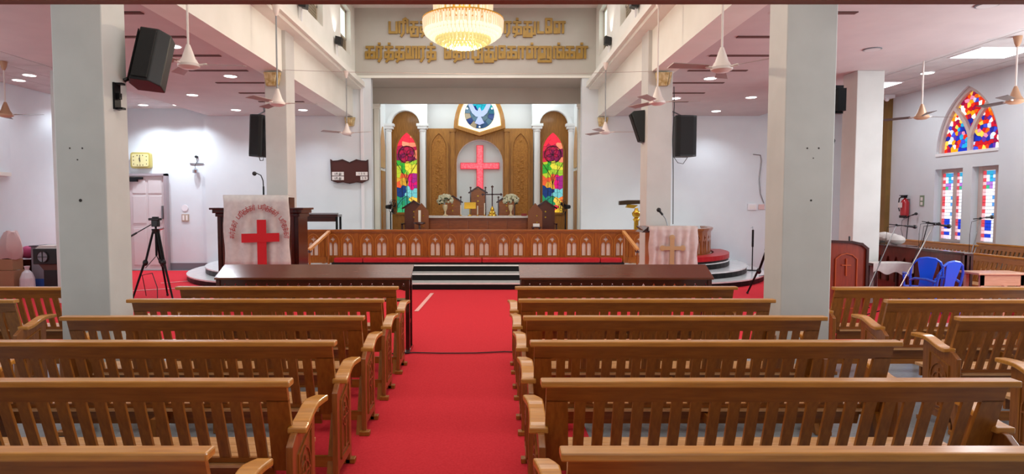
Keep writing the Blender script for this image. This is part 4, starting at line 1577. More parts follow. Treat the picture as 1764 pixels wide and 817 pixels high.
# ================================================================== SPEAKERS
def speaker(lab, loc, wd, hh, dp, rot, tilt=0, bevel=0.0):
    """wedge cabinet, front towards local -y"""
    r = thing('loudspeaker', lab, 'speaker')
    h = wd / 2
    out = [(-h, -dp / 2), (-h * .6, -dp / 2 - .03), (h * .6, -dp / 2 - .03), (h, -dp / 2), (h * .62, dp / 2), (-h * .62, dp / 2)]
    m = MB().prism(out, 'xy', -hh / 2, hh / 2)
    m.build('cabinet', BLACK, r, bev=.008)
    MB().prism([(-h * .9, -dp / 2 - .018), (-h * .6, -dp / 2 - .04), (h * .6, -dp / 2 - .04), (h * .9, -dp / 2 - .018), (h * .55, -dp / 2 - .01), (-h * .55, -dp / 2 - .01)], 'xy', -hh * .46, hh * .46).build('grille', GRILLE, r)
    MB().bx(-.02, .02, dp / 2, dp / 2 + .06, -.08, .08).build('bracket', BLKM, r)
    r.location = loc
    r.rotation_euler = rot
    return r


# big speaker on the left front column
r = thing('loudspeaker', 'big black tilted loudspeaker on the side of the left front column', 'speaker')
t = MB()
# faceted cabinet: hexagonal plan
hx = [(-.16, -.02), (-.10, -.17), (.08, -.18), (.16, -.06), (.14, .13), (-.14, .16)]
t.prism(hx, 'xy', -.28, .28)
t.build('cabinet', BLACK, r, bev=.01)
MB().prism([(-.15, -.055), (-.105, -.165), (-.112, -.182), (-.168, -.06)], 'xy', -.25, .25).build('grille', GRILLE, r)
MB().prism([(-.08, -.176), (.07, -.186), (.065, -.20), (-.08, -.19)], 'xy', -.25, .25).build('side_grille', GRILLE, r)
MB().bx(-.18, -.14, -.02, .1, .02, .16).build('handle', BLKM, r)
r.location = (-3.50, 6.35, 3.28)
r.rotation_euler = (radians(-12), radians(8), radians(8))
r = thing('wall_bracket', 'black metal wall bracket under the big loudspeaker on the left column', 'bracket', (-3.70, 6.07, 2.85))
MB().bx(-3.709, -3.69, 6.02, 6.12, 2.74, 3.0).bx(-3.70, -3.63, 6.04, 6.1, 2.98, 3.0).bx(-3.70, -3.63, 6.04, 6.1, 2.74, 2.76).bx(-3.70, -3.66, 6.05, 6.09, 2.84, 2.9).build('plate', BLKM, r)
MB().cyl((-3.7, 6.2, 3.05), (-3.58, 6.3, 3.15), .02, n=8).build('arm', BLKM, r)
speaker('black loudspeaker on the left side of the left rear column with a cable', (-4.26, 11.25, 3.06), .26, .76, .26, (0, radians(3), radians(-12)))
speaker('black box loudspeaker hung at the right of the right rear column', (3.49, 11.25, 3.05), .40, .74, .3, (0, 0, radians(6)))
r = thing('loudspeaker', 'slim dark loudspeaker jutting from the left of the right rear column', 'speaker')
MB().prism([(-.14, .26), (-.10, .30), (.10, .32), (.10, -.27), (.03, -.25)], 'xz', -.1, .1).build('cabinet', mat('dark_green_black', '#1c2322', .5), r, bev=.006)
MB().prism([(-.155, .24), (-.14, .26), (.03, -.25), (.015, -.25)], 'xz', -.08, .08).build('grille', GRILLE, r)
r.location = (2.69, 11.35, 3.22)
for nm, pts in (('left', [(-4.3, 11.3, 2.7), (-4.28, 11.3, 2.62), (-4.22, 11.28, 2.62), (-4.2, 11.28, 2.75)]),):
    tag(MB().tube(pts, .008, 5).build('speaker_cable', CABLE), 'short looped cable under the left rear loudspeaker', 'cable')
tag(MB().tube([(3.30, 11.2, 3.95), (3.31, 11.2, 3.6), (3.29, 11.2, 3.0), (3.31, 11.2, 2.4), (3.32, 11.2, 1.45)], .008, 5).tube([(3.35, 11.3, 2.68), (3.42, 11.3, 2.58), (3.52, 11.3, 2.56), (3.60, 11.3, 2.68)], .006, 5).build('speaker_cable', CABLE),
    'long dark cable running down beside the right rear column', 'cable')
r = thing('bracket_arm', 'small grey ceiling bracket arm above the right box loudspeaker', 'bracket', (3.55, 11.5, 3.55))
MB().cyl((3.29, 11.45, 3.57), (3.52, 11.30, 3.42), .014, n=6).bx(3.281, 3.31, 11.40, 11.50, 3.53, 3.62).build('arm', STEEL, r)
r = thing('bracket_arm', 'small grey bracket arm above the left rear loudspeaker', 'bracket', (-4.25, 11.5, 3.55))
MB().cyl((-4.22, 11.6, 3.60), (-4.32, 11.3, 3.45), .014, n=6).bx(-4.28, -4.19, 11.5, 11.62, 3.56, 3.66).build('arm', STEEL, r)
# screen bracket on right front column
r = thing('screen_bracket', 'black screen bracket on the outer side of the right front column', 'bracket', (3.30, 6.1, 2.9))
MB().bx(3.281, 3.30, 6.0, 6.16, 2.68, 2.98).bx(3.37, 3.45, 6.0, 6.16, 2.72, 2.94).bx(3.28, 3.45, 6.05, 6.10, 2.95, 2.975).bx(3.28, 3.45, 6.05, 6.10, 2.70, 2.725).build('plates', BLKM, r)
tag(MB().tube([(3.36, 6.2, 3.25), (3.42, 6.2, 3.1), (3.37, 6.2, 3.0), (3.44, 6.2, 2.75), (3.40, 6.2, 2.55), (3.46, 6.2, 2.45), (3.40, 6.2, 2.3), (3.31, 6.2, 2.2), (3.31, 6.2, 1.3)], .008, 5).build('loose_cable', CABLE),
    'loose black cable dangling down the outer side of the right front column', 'cable')

# floodlights on the ledges
fl0 = None
for side, xi, s in (('left', XL, 1), ('right', XR, -1)):
    for y, nm in ((11.85, 'nearer'), (14.55, 'farther')):
        lab = 'small black floodlight on the %s clerestory ledge, the %s one' % (side, nm)
        r = thing('floodlight', lab, 'light', (xi + s * .08, y, 5.12), 'small floodlights on the clerestory ledges')
        MB().bx(xi + s * .06 - .015, xi + s * .06 + .015, y - .02, y + .02, 5.12, 5.60).build('stem', CONDUIT, r)
        x = xi + s * .10
        MB().prism([(x - .07, 5.58), (x + .07, 5.54), (x + .09, 5.72), (x - .06, 5.76)], 'xz', y - .09, y + .09).build('head', BLACK, r, bev=.006)
        l = bpy.data.lights.new('floodlight_beam', 'SPOT')
        l.energy = 14
        l.spot_size = radians(95)
        l.spot_blend = .8
        l.color = (1, .95, .88)
        lo = bpy.data.objects.new('floodlight_beam', l)
        lo.location = (x, y, 5.80)
        lo.rotation_euler = (0, radians(172) if s > 0 else radians(-172), 0)
        C.objects.link(lo)
        lo.parent = r
        lo.location = Vector((x, y, 5.80)) - r.location

# gilded wall ornaments on the columns
for x, y, lab in ((-3.96, 11.09, 'left rear column'), (3.04, 11.09, 'right rear column'), (-3.88, YB - .01, 'left front corner of the nave'), (2.97, YB - .01, 'right front corner of the nave')):
    r = thing('wall_uplighter', 'small gilded bowl uplighter on the ' + lab, 'lamp', (x, y, 4.02), 'gilded uplighters at the column tops')
    MB().prism([(x - .12, 4.17), (x - .08, 3.93), (x + .08, 3.93), (x + .12, 4.17)], 'xz', y - .10, y).build('bowl', mat('gilt_shade', '#b08d4c', .35, metal=.2, c2='#e4d3a4', scale=14), r, bev=.01)
    MB().prism([(x + .13, 4.17), (x + .17, 4.17), (x + .13, 3.96), (x + .09, 3.93)], 'xz', y - .09, y).build('side_leaf', mat('gilt_shade', '#b98a3a'), r)

# thin wire strung over the nave
tag(MB().tube([(-3.75, 11.07, 4.22), (-2.6, 11.07, 4.185), (-.45, 11.07, 4.15), (1.6, 11.07, 4.16), (2.95, 11.07, 4.20)], .0035, 4).build('string_wire', FANB), 'thin grey wire strung across the nave between the rear columns', 'wire')

# ================================================================== CEILING FANS
def ceiling_fan(x, y, zh, ztop, lab, a0, body=FANW, blade=FANB, R=.62, canopy=True, cone='up', rod=FANW):
    r = thing('ceiling_fan', lab, 'fan', (x, y, ztop), None)
    MB().cyl((x, y, zh + .1), (x, y, ztop), .013, n=8).build('down_rod', rod, r)
    if canopy:
        MB().lathe([(.02, -.16), (.045, -.1), (.06, -.02), (.06, 0)], (x, y, ztop), 12).build('canopy', body, r, smooth=True)
    MB().lathe([(.02, .22), (.035, .18), (.075, .06), (.085, .05), (.10, .02), (.12, 0), (.12, -.03), (.07, -.055), (.0, -.06)], (x, y, zh), 18).build('motor', body, r, smooth=True)
    for k in range(3):
        a = a0 + 2 * pi * k / 3
        t = MB()
        w0, w1 = .05, .075
        p = []
        for (d_, ww, zt) in ((.17, w0, .0), (R, w1, .0)):
            for s in (-1, 1):
                p.append((x + d_ * cos(a) - s * ww * sin(a), y + d_ * sin(a) + s * ww * cos(a), zh + .012 * s - .005))
        q = [(v[0], v[1], v[2] + .006) for v in p]
        t.add(p + q, [(0, 1, 3, 2), (4, 6, 7, 5), (0, 2, 6, 4), (1, 5, 7, 3), (0, 4, 5, 1), (2, 3, 7, 6)])
        bl = t.build('blade', blade, r)
        MB().cyl((x + .1 * cos(a), y + .1 * sin(a), zh - .01), (x + .2 * cos(a), y + .2 * sin(a), zh), .014, n=6).build('blade_arm', FANW, bl)
    return r


ceiling_fan(-3.49, 7.1, 3.42, 6.0, 'large white ceiling fan on a long rod left of the nave, nearest the camera', radians(8), canopy=False)
ceiling_fan(-3.40, 9.75, 3.42, 4.93, 'white ceiling fan hanging before the left rear column', radians(10), rod=STEEL)
ceiling_fan(-3.42, 14.45, 3.5, 4.93, 'small looking white ceiling fan far along the left of the nave', radians(-20), rod=STEEL)
ceiling_fan(2.60, 7.0, 3.36, 6.0, 'large white ceiling fan on a long rod right of the nave, nearest the camera', radians(70), canopy=False)
ceiling_fan(2.52, 9.4, 3.38, 4.93, 'white ceiling fan hanging before the right rear column', radians(-5), rod=FANW)
ceiling_fan(2.5, 13.6, 3.42, 4.93, 'small looking white ceiling fan far along the right of the nave', radians(0), rod=STEEL)
TANF = mat('tan_enamel', '#c09474', .4)
ceiling_fan(-8.9, 11.25, 3.46, 4.415, 'tan ceiling fan with dark blades in the far left aisle', radians(5), body=TANF, blade=FAND)
ceiling_fan(7.75, 11.1, 3.40, 4.415, 'tan ceiling fan with dark blades in the right aisle before the stained glass', radians(8), body=TANF, blade=FAND, canopy=False)
ceiling_fan(8.15, 9.6, 3.43, 4.415, 'tan ceiling fan with dark blades at the right edge of the view', radians(95), body=TANF, blade=FAND)
for x in (-3.49, 2.60):
    s = 1 if x < 0 else -1
    tag(MB().bx(min(x - s * .25, x + s * .05), max(x - s * .25, x + s * .05), 7.03, 7.13, 6.0, 6.05).build('fan_hanger', STEEL), 'steel hanger arm carrying the nearest ceiling fan on the %s wall' % ('left' if x < 0 else 'right'), 'hanger')

# ================================================================== CHANDELIER
ch = thing('chandelier', 'large glowing tiered crystal chandelier hanging in the middle of the nave', 'chandelier', (-.47, 10, ZN))
cx, cy = -.47, 10.0


def tier(rad, z0, z1, n, m_, rr=.02, name='crystal_tier'):
    t = MB()
    for i in range(n):
        a = 2 * pi * i / n
        x, y = cx + rad * cos(a), cy + rad * sin(a)
        t.cyl((x, y, z0), (x, y, z1), rr * .55, rr, 5)
    o = t.build(name, m_, ch)
    o['kind'] = 'stuff'
    return o


tier(.47, 4.76, 5.06, 60, CRYS, .016)
tier(.64, 4.60, 4.77, 80, CRYS, .017)
tier(.45, 4.74, 5.04, 36, CRYSB, .024)
tier(.60, 4.60, 4.75, 46, CRYSB, .026)
for i, (rad, z) in enumerate(((.60, 4.575), (.545, 4.53), (.49, 4.495), (.43, 4.46), (.37, 4.43), (.30, 4.40), (.22, 4.38), (.13, 4.365))):
    t = MB()
    n = max(10, int(rad * 100))
    for k in range(n):
        a = 2 * pi * (k + .5 * (i % 2)) / n
        t.ball((cx + rad * cos(a), cy + rad * sin(a), z), (.026, .026, .04), 6, 5)
    t.build('crystal_tier', CRYSB if i < 3 else CRYSY, ch)['kind'] = 'stuff'
MB().lathe([(.05, 0), (.2, .03), (.45, .15), (.56, .22), (.6, .27)], (cx, cy, 4.40), 32).build('reflector', CRYS, ch)
MB().ball((cx, cy, 4.36), .045).build('finial', CRYSB, ch)
MB().lathe([(.62, 4.775), (.66, 4.78), (.66, 4.79), (.49, 4.83), (.44, 4.84), (.42, 5.06), (.47, 5.07), (.1, 5.12), (.02, 5.2), (.015, 7.1)], (cx, cy, 0), 32).build('gilt_frame', BRASS, ch, smooth=True)
l = bpy.data.lights.new('chandelier_bulbs', 'POINT')
l.energy = 185
l.color = (1.0, .84, .62)
l.shadow_soft_size = .05
lo = bpy.data.objects.new('chandelier_bulbs', l)
C.objects.link(lo)
lo.parent = ch
lo.location = Vector((cx, cy, 4.29)) - ch.location

# ================================================================== DOWNLIGHTS
def downlight(x, y, z, lab, grp, on=True, power=26, rad=.11, mk=True):
    r = thing('downlight', lab, 'light', (x, y, z), grp)
    MB().lathe([(rad + .02, 0), (rad + .02, -.012), (rad, -.014), (rad, 0)], (x, y, z), 20).build('rim', WHITE if on else STEEL, r)
    MB().cyl((x, y, z - .016), (x, y, z - .004), rad, n=20).build('diffuser', LAMP if on else TILE, r)
    if on and mk:
        l = bpy.data.lights.new('downlight_beam', 'SPOT')
        l.energy = power
        l.spot_size = radians(130)
        l.spot_blend = .7
        l.color = (.82, .91, 1.0)
        l.shadow_soft_size = .1
        lo = bpy.data.objects.new('downlight_beam', l)
        C.objects.link(lo)
        lo.parent = r
        lo.location = (0, 0, -.04)
    return r


dl = [(-4.85, 9.4, 'left', 'nearest'), (-4.9, 11.55, 'left', 'second'), (-6.57, 13.5, 'left', 'third'), (-6.5, 15.6, 'left', 'fourth'), (-4.80, 15.6, 'left', 'fifth, nearest the pilaster'),
      (4.15, 11.75, 'right', 'nearest'), (4.13, 13.9, 'right', 'second'), (5.8, 13.8, 'right', 'third'), (5.75, 15.8, 'right', 'fourth')]
for x, y, side, nm in dl:
    downlight(x, y, ZC, 'round glowing downlight in the %s aisle ceiling, the %s' % (side, nm), 'lit downlights in the %s aisle' % side, power=82)
downlight(5.98, 7.5, ZC, 'unlit round downlight ring in the right aisle ceiling at the top edge', None, on=False)
downlight(5.9, 9.6, ZC, 'unlit round downlight ring in the right aisle ceiling behind the front column', None, on=False)
downlight(8.60, 12.2, ZO - .003, 'round glowing downlight beside the panel lamps in the right outer ceiling', None, power=20)
downlight(-9.3, 12.4, ZO - .003, 'round glowing downlight above the far left aisle fan', 'lit downlights in the far left aisle', power=60)
downlight(-9.9, 12.9, ZO - .003, 'round glowing downlight at the far left edge of the ceiling', 'lit downlights in the far left aisle', power=30)
downlight(-9.9, 14.6, ZO - .003, 'round glowing downlight beside the left front column', 'lit downlights in the far left aisle', power=60)
downlight(-5.0, 7.2, ZC, 'round glowing downlight half hidden behind the left front column', 'lit downlights in the left aisle', power=40)
downlight(-9.1, 16.05, ZO - .003, 'round glowing downlight above the clock wall, left', 'lit downlights over the clock wall', power=240)
downlight(-8.2, 16.05, ZO - .003, 'round glowing downlight above the clock wall, right', 'lit downlights over the clock wall', power=240)
for x0, x1, y0, y1, lab in ((8.1, 9.1, 10.25, 11.0, 'square glowing ceiling panel light at the right edge'), (8.1, 8.75, 13.1, 14.0, 'square glowing ceiling panel light beside the outer column')):
    r = thing('panel_light', lab, 'light', ((x0 + x1) / 2, (y0 + y1) / 2, ZO), 'square panel lights in the right outer ceiling')
    MB().bx(x0, x1, y0, y1, ZO - .012, ZO - .003).build('frame', WHITE, r)
    MB().bx(x0 + .03, x1 - .03, y0 + .03, y1 - .03, ZO - .018, ZO - .012).build('diffuser', PANLT, r)
    lo = area('panel_glow', (0, 0, 0), (0, 0, 0), .7, .7, 24, (.93, .97, 1))
    lo.parent = r
    lo.location = (0, 0, -.05)
tag(MB().bx(9.3, 9.55, 14.6, 14.9, ZO - .08, ZO - .003).ball((9.42, 14.7, ZO - .1), .05).build('ceiling_camera', CONDUIT), 'small white dome camera on the ceiling by the brown boarding', 'camera')

# ================================================================== RIGHT STAINED WINDOWS
XG = XWR + .14
def rframe(y, z, d_):
    return (XG + d_, y, z)


big = sroot('window_10')
random.seed(11)
warm = ['#e02a14', '#e8600c', '#f09a14', '#f8c850', '#b81420', '#f8f4f0', '#d83818', '#c01830', '#8e1240', '#e888a8']
cool = ['#1830b0', '#22288a', '#3c4cd0', '#20a0d0', '#5c309c', '#1c2c94', '#c8d4f4']


def bigcol(s):
    y, z = s
    k = random.random()
    if 3.12 < z < 3.42 and k < .5:
        return gl(random.choice(cool), 1.0)
    if z < 3.15 and abs(y - 12.95) < .12:
        return gl(random.choice(cool[:4]), 1.0)
    if k < .16:
        return gl(random.choice(cool), 1.0)
    if k > .90:
        return gl('#fff4e0', 1.3)
    return gl(random.choice(warm), 1.1)


outl = pointed(11.9, 13.5, 2.93, 2.97, 4.22, 12)
seeds = []
z = 2.98
row = 0
while z < 4.2:
    y = 11.95 + (row % 2) * .045
    while y < 13.5:
        p = (y + random.uniform(-.035, .035), z + random.uniform(-.03, .03))
        if inpoly(p, outl):
            seeds.append(p)
        y += .092
    z += .082
    row += 1
seeds = seeds[:290]
glaze(outl, seeds, bigcol, big, rframe, gap=.0055)
t = MB()
rbn = [0]
def rb(pts, wd, m=None):
    q = MB()
    rbn[0] += 1
    q.ribbon(pts, wd, XG - .07 - .003 * rbn[0], XG - .015)
    M = Matrix(((0, 1, 0, 0), (1, 0, 0, 0), (0, 0, 1, 0), (0, 0, 0, 1)))
    t.add(q.v, q.f, M)
rb([(12.7, 2.91), (12.7, 3.25)], .09)
for s in (-1, 1):
    rb([(12.7, 3.22), (12.7 + s * .05, 3.36), (12.7 + s * .14, 3.52), (12.7 + s * .26, 3.68), (12.7 + s * .42, 3.84), (12.7 + s * .5, 3.9)], .075)
rb(outl[2:], .09)
t.build('tracery', STONE, big)
MB().bx(XWR - .02, XG, 11.87, 13.53, 2.86, 2.92).build('sill', WHITE, big)

wi = 11
for (y0, y1) in ((12.78, 13.5), (11.9, 12.47)):
    r = sroot('window_%d' % wi)
    wi += 1
    n = 2 if y1 - y0 > .65 else 1
    t = MB()
    opts = [(13.15, 13.47), (12.80, 13.06)] if n == 2 else [(12.05, 12.37)]
    edges = sorted([y0] + [q for o_ in opts for q in o_] + [y1])
    for i in range(0, len(edges), 2):
        if edges[i + 1] - edges[i] > .005:
            t.bx(XG - .03, XG + .03, edges[i], edges[i + 1], 1.0, 2.58)
    t.bx(XG - .026, XG + .026, y0 + .002, y1 - .002, 1.002, 1.06).bx(XG - .026, XG + .026, y0 + .002, y1 - .002, 2.50, 2.578)
    t.build('window_frame', STONE, r)
    for (a, b_) in opts:
        random.seed(3)
        ncol, nrow = 4, 20
        sds = [(a + (b_ - a) * (i + .5) / ncol, 1.08 + 1.40 * (j + .5) / nrow) for i in range(ncol) for j in range(nrow)]

        def lc(s, a=a, b_=b_):
            u = (s[0] - a) / (b_ - a)
            k = random.random()
            z = s[1]
            if u > .74:
                return gl('#e0505c' if k < .55 else '#f6c4cc', .95)
            if u < .26:
                return gl('#eef4ff' if k < .7 else '#5aa0e8', 1.1)
            if z > 2.3:
                return gl('#34b8e4' if k < .6 else '#eef4ff', 1.0)
            if z > 2.12:
                return gl('#3cc08c' if k < .5 else '#b47ad8', 1.0)
            if z < 1.5:
                return gl('#1e46d8' if k < .6 else '#f2e6ff', 1.0)
            return gl('#2c6ee0' if k < .35 else '#f4f8ff', 1.1)
        glaze([(a, 1.07), (b_, 1.07), (b_, 2.49), (a, 2.49)], sds, lc, r, rframe, gap=.005)
    MB().bx(XWR - .03, XG, y0 - .03, y1 + .02, .96, 1.0).build('sill', WHITE, r)

# ================================================================== RIGHT CHOIR FURNITURE
# prayer desk with cross
r = thing('prayer_desk', 'tall reddish prayer desk with arched top and carved cross beyond the right front column', 'desk', (5.12, 8.95, .012))
pts = [(4.82, .05), (5.42, .05), (5.42, 1.17), (5.34, 1.235), (5.2, 1.265), (4.82, 1.28)]
MB().prism(pts, 'xz', 8.80, 8.84).build('front_board', mat('red_teak', '#8c2f12', .3, c2='#7a250c', scale=5, stretch=(7, 7, 1), coat=.4), r)
t = MB()
t.ribbon(pts, .035, 8.77, 8.80, True)
t.build('frame', DARK, r)
t = MB()
pq = [(4.97, .3), (5.28, .3), (5.28, 1.02), (5.21, 1.08), (5.125, 1.10), (5.04, 1.08), (4.97, 1.02)]
t.ribbon(pq, .014, 8.785, 8.80, True)
t.build('panel_moulding', mat('light_red_teak', '#a8481c', .3), r)
t = MB()
t.ribbon([(5.125, .78), (5.125, 1.02)], .016, 8.783, 8.80)
t.ribbon([(5.065, .93), (5.185, .93)], .016, 8.783, 8.80)
t.build('cross', mat('light_red_teak', '#a8481c'), r)
for x in (4.82, 5.38):
    MB().bx(x, x + .04, 8.84, 9.15, .012, 1.18).build('side_board', DARK, r)
MB().bx(4.82, 5.42, 8.84, 9.15, 1.06, 1.10).build('shelf', DARK, r)
tag(MB().cyl((5.27, 8.98, 1.10), (5.27, 8.98, 1.34), .012, n=6).build('small_post', BLACK), 'short black microphone post on the reddish prayer desk', 'post')

# table with white cloth
r = thing('small_table', 'small dark table under a pale cloth beside the prayer desk', 'table', (7.07, 10.9, .012))
MB().bx(6.75, 7.40, 10.74, 11.04, .72, .755).build('table_top', DARK, r)
for x in (6.79, 7.32):
    for y in (10.76, 10.98):
        MB().bx(x, x + .04, y, y + .04, .012, .72).build('leg', DARK, r)
t = MB()
n = 20
vs = []
for i in range(n + 1):
    u = i / n
    x = 6.72 + .71 * u
    vs += [(x, 10.71, .62 + .03 * sin(u * 14) - .05 * u), (x, 10.705, .77), (x, 11.06, .77), (x, 11.065, .65)]
fs = []
for i in range(n):
    for k in range(3):
        a = i * 4 + k
        fs.append((a, a + 1, a + 5, a + 4))
o = t.add(vs, fs).build('tablecloth', CLOTH)
sd_ = o.modifiers.new('solid', 'SOLIDIFY')
sd_.thickness = .008
tag(o, 'pale crumpled cloth spread over the small table by the prayer desk', 'cloth')

# stall front: dark with gothic openings, runs in depth
r = thing('choir_stall_front', 'long dark wooden choir stall front with small arched openings at the right', 'stall', (7.6, 11.0, .012))
y0, y1 = 9.75, 12.6
holes = []
nn = 11
for i in range(nn):
    c = y0 + .15 + (y1 - y0 - .3) * (i + .5) / nn
    holes.append(pointed(c - .05, c + .05, .35, .72, .84, 4))
me = shape2d([(y0, .05), (y1, .05), (y1, 1.0), (y0, 1.0)], holes, .04)
me.transform(Matrix.Rotation(pi / 2, 4, 'Z'))
meshobj('front_board', me, mat('stall_wood', '#6a2414', .3, c2='#551a0e', scale=5, stretch=(6, 6, 1), coat=.4), r, (7.6, 0, 0))
MB().bx(7.66, 7.68, y0, y1, .1, .98).build('inner_board', RAILW, r)
MB().bx(7.54, 7.70, y0 - .03, y1 + .03, 1.0, 1.035).build('top_rail', DARK, r, bev=.006)
MB().bx(7.70, 8.05, 11.5, y1 + .03, 1.0, 1.03).bx(8.01, 8.05, 11.5, y1, .012, 1.0).build('shelf', DARK, r)
for y in (y0 + .02, y1 - .02):
    MB().prism([(7.55, .012), (7.72, .012), (7.72, 1.0), (7.55, 1.0)], 'xz', y - .02, y + .02).build('end_board', DARK, r)
t = MB()
for k in range(5):
    t.ball((7.80 + .02 * (k % 2), 11.75 + k * .18, 1.13 + .02 * (k % 3)), (.15, .16, .10), 10, 6)
tag(t.build('folded_cloth', CLOTH, smooth=True), 'heap of folded white cloth on the far end of the choir stall', 'cloth')

# plastic chairs
def plastic_chair():
    r = thing('plastic_chair', 'x', 'chair')
    # rear view: backrest towards -y, facing +y
    out = []
    N = 16
    zz0, zt = .42, .90
    def hw(v):
        return .20 + .02 * sin(pi * v)
    # backrest outline frame
    fr = [(-.20, .42), (-.215, .62), (-.21, .74), (-.17, .84), (-.10, .89), (0, .905), (.10, .89), (.17, .84), (.21, .74), (.215, .62), (.20, .42)]
    t = MB()
    t.tube([(x, -.20 - (z - .42) * .22, z) for x, z in fr], .018, 6)
    t.build('back_frame', BLUEP, r)
    sp = [(-.10, .42), (.10, .42), (.085, .6), (.12, .78), (.13, .86), (.08, .895), (-.08, .895), (-.13, .86), (-.12, .78), (-.085, .6)]
    m = MB()
    n = len(sp)
    m.add([(x, -.20 - (z - .42) * .22, z) for x, z in sp] + [(x, -.215 - (z - .42) * .22, z) for x, z in sp],
          [tuple(range(n)), tuple(range(n, 2 * n))[::-1]] + [(i, (i + 1) % n, n + (i + 1) % n, n + i) for i in range(n)])
    m.build('backrest', BLUEP, r)
    MB().prism([(-.21, -.21), (.21, -.21), (.24, .18), (.20, .24), (-.20, .24), (-.24, .18)], 'xy', .40, .43).build('seat', BLUEP, r, bev=.01)
    for sx in (-1, 1):
        for sy in (-1, 1):
            MB().cyl((sx * .24, sy * .24 - .01, 0), (sx * .19, sy * .19, .41), .016, .026, 8).build('leg', BLUEP, r)
        MB().tube([(sx * .205, -.24, .60), (sx * .25, -.1, .64), (sx * .25, .1, .635), (sx * .235, .19, .60), (sx * .22, .2, .42)], .018, 6).build('armrest', BLUEP, r)
    return r


pc = plastic_chair()
pc.location = (7.0, 9.86, .012)
pc.scale = (1, 1, 1.06)
pc.rotation_euler = (0, 0, radians(-25))
pc['label'] = 'blue plastic armchair at the right, the left one partly hidden'
pc['group'] = 'blue plastic chairs before the choir pews'
dup(pc, (6.72, 9.22, .012), 'blue plastic armchair at the right, the nearer one in front', rz=radians(12))

# pale small table at right
r = thing('side_table', 'small pale pinkish wooden table in front of the choir pews at the right edge', 'table', (7.6, 9.2, .012))
PT = mat('pale_pink_wood', '#c89478', .35, c2='#bc8468', scale=6, stretch=(1, 9, 9), coat=.3)
MB().bx(7.22, 7.98, 9.0, 9.4, .76, .79).build('table_top', PT, r, bev=.005)
MB().bx(7.28, 7.92, 9.03, 9.05, .60, .76).build('apron', PT, r)
for x in (7.28, 7.87):
    for y in (9.03, 9.32):
        MB().bx(x, x + .05, y, y + .05, .012, .76).build('leg', PT, r)


# mic stands
def mic_stand(base, top, head, lab, pole=CHROME, feet=True):
    r = thing('microphone_stand', lab, 'microphone stand', base, 'microphone stands of the choir')
    b, t_, h_ = Vector(base), Vector(top), Vector(head)
    MB().cyl(b, t_, .011, .008, 8).build('pole', pole, r)
    m_ = t_ + (h_ - t_) * .45
    back = t_ - (h_ - t_).normalized() * .12
    MB().cyl(back, m_, .009, n=6).ball(t_, .02, 8, 6).build('boom', BLKM, r)
    MB().cyl(m_, h_, .014, .022, 8).build('microphone', BLACK, r)
    MB().ball(h_, .034, 10, 8).build('windscreen', BLACK, r)
    t = MB()
    for k in range(3):
        a = 2 * pi * k / 3 + .4
        t.cyl((b.x, b.y, b.z + .12), (b.x + .25 * cos(a), b.y + .25 * sin(a), b.z + .012), .009, n=6)
    t.build('tripod_foot', BLKM, r)
    MB().tube([h_ - (h_ - t_) * .7, back + Vector((-.03, 0, -.05)), back + Vector((-.05, 0, -.25)), (b + t_) / 2], .005, 4).build('cable', CABLE, r)
    return r


mic_stand((6.30, 10.38, .012), (6.90, 10.40, 1.46), (7.20, 10.38, 1.43), 'chrome leaning microphone stand, left one by the folded cloth')
mic_stand((8.45, 12.3, .012), (8.80, 12.3, 1.45), (9.0, 12.28, 1.42), 'dark thin microphone stand behind the leaning chrome ones', pole=BLKM)
mic_stand((6.25, 9.65, .012), (6.93, 9.55, 1.50), (7.12, 9.5, 1.47), 'bright thick leaning microphone stand behind the blue chairs')
mic_stand((7.95, 10.35, .012), (8.17, 10.2, 1.58), (8.36, 10.2, 1.60), 'pale microphone stand standing before the nearer lancet window')
mic_stand((9.5, 14.05, .12), (9.58, 14.03, 1.54), (9.74, 14.02, 1.60), 'small black microphone stand beside the fire extinguisher', pole=BLKM)

# fire extinguisher
r = thing('fire_extinguisher', 'red fire extinguisher with black hose hung on the right wall', 'extinguisher', (9.68, 14.35, 1.5))
MB().lathe([(.0, 0), (.09, .01), (.09, .36), (.06, .42), (.025, .45), (.02, .48)], (9.70, 14.35, 1.5), 16).build('cylinder', FIRE, r, smooth=True)
MB().lathe([(.092, 0), (.092, .06)], (9.68, 14.35, 1.5), 16).build('black_base', BLACK, r)
MB().prism([(14.28, 1.74), (14.42, 1.74), (14.42, 1.86), (14.28, 1.86)], 'yz', 9.585, 9.59).build('paper_label', PAPER, r)
MB().bx(9.64, 9.72, 14.3, 14.42, 1.97, 2.02).bx(9.66, 9.70, 14.25, 14.5, 2.02, 2.035).build('valve', BLKM, r)
MB().tube([(9.68, 14.42, 2.0), (9.68, 14.52, 1.96), (9.68, 14.54, 1.85), (9.66, 14.5, 1.72), (9.65, 14.46, 1.66)], .014, 6).build('hose', BLACK, r)
MB().bx(9.76, 9.799, 14.32, 14.38, 1.6, 1.95).build('wall_hook', STEEL, r)
r = thing('notice', 'small green and white notice on the wall beside the fire extinguisher', 'notice', (9.79, 13.9, 1.95))
MB().bx(9.785, 9.8, 13.85, 13.98, 1.78, 2.02).build('sheet', mat('notice_green', '#7c8f74', .6), r)
MB().bx(9.78, 9.785, 13.88, 13.95, 1.90, 1.98).bx(9.78, 9.785, 13.88, 13.95, 1.80, 1.87).build('white_patch', PAPER, r)

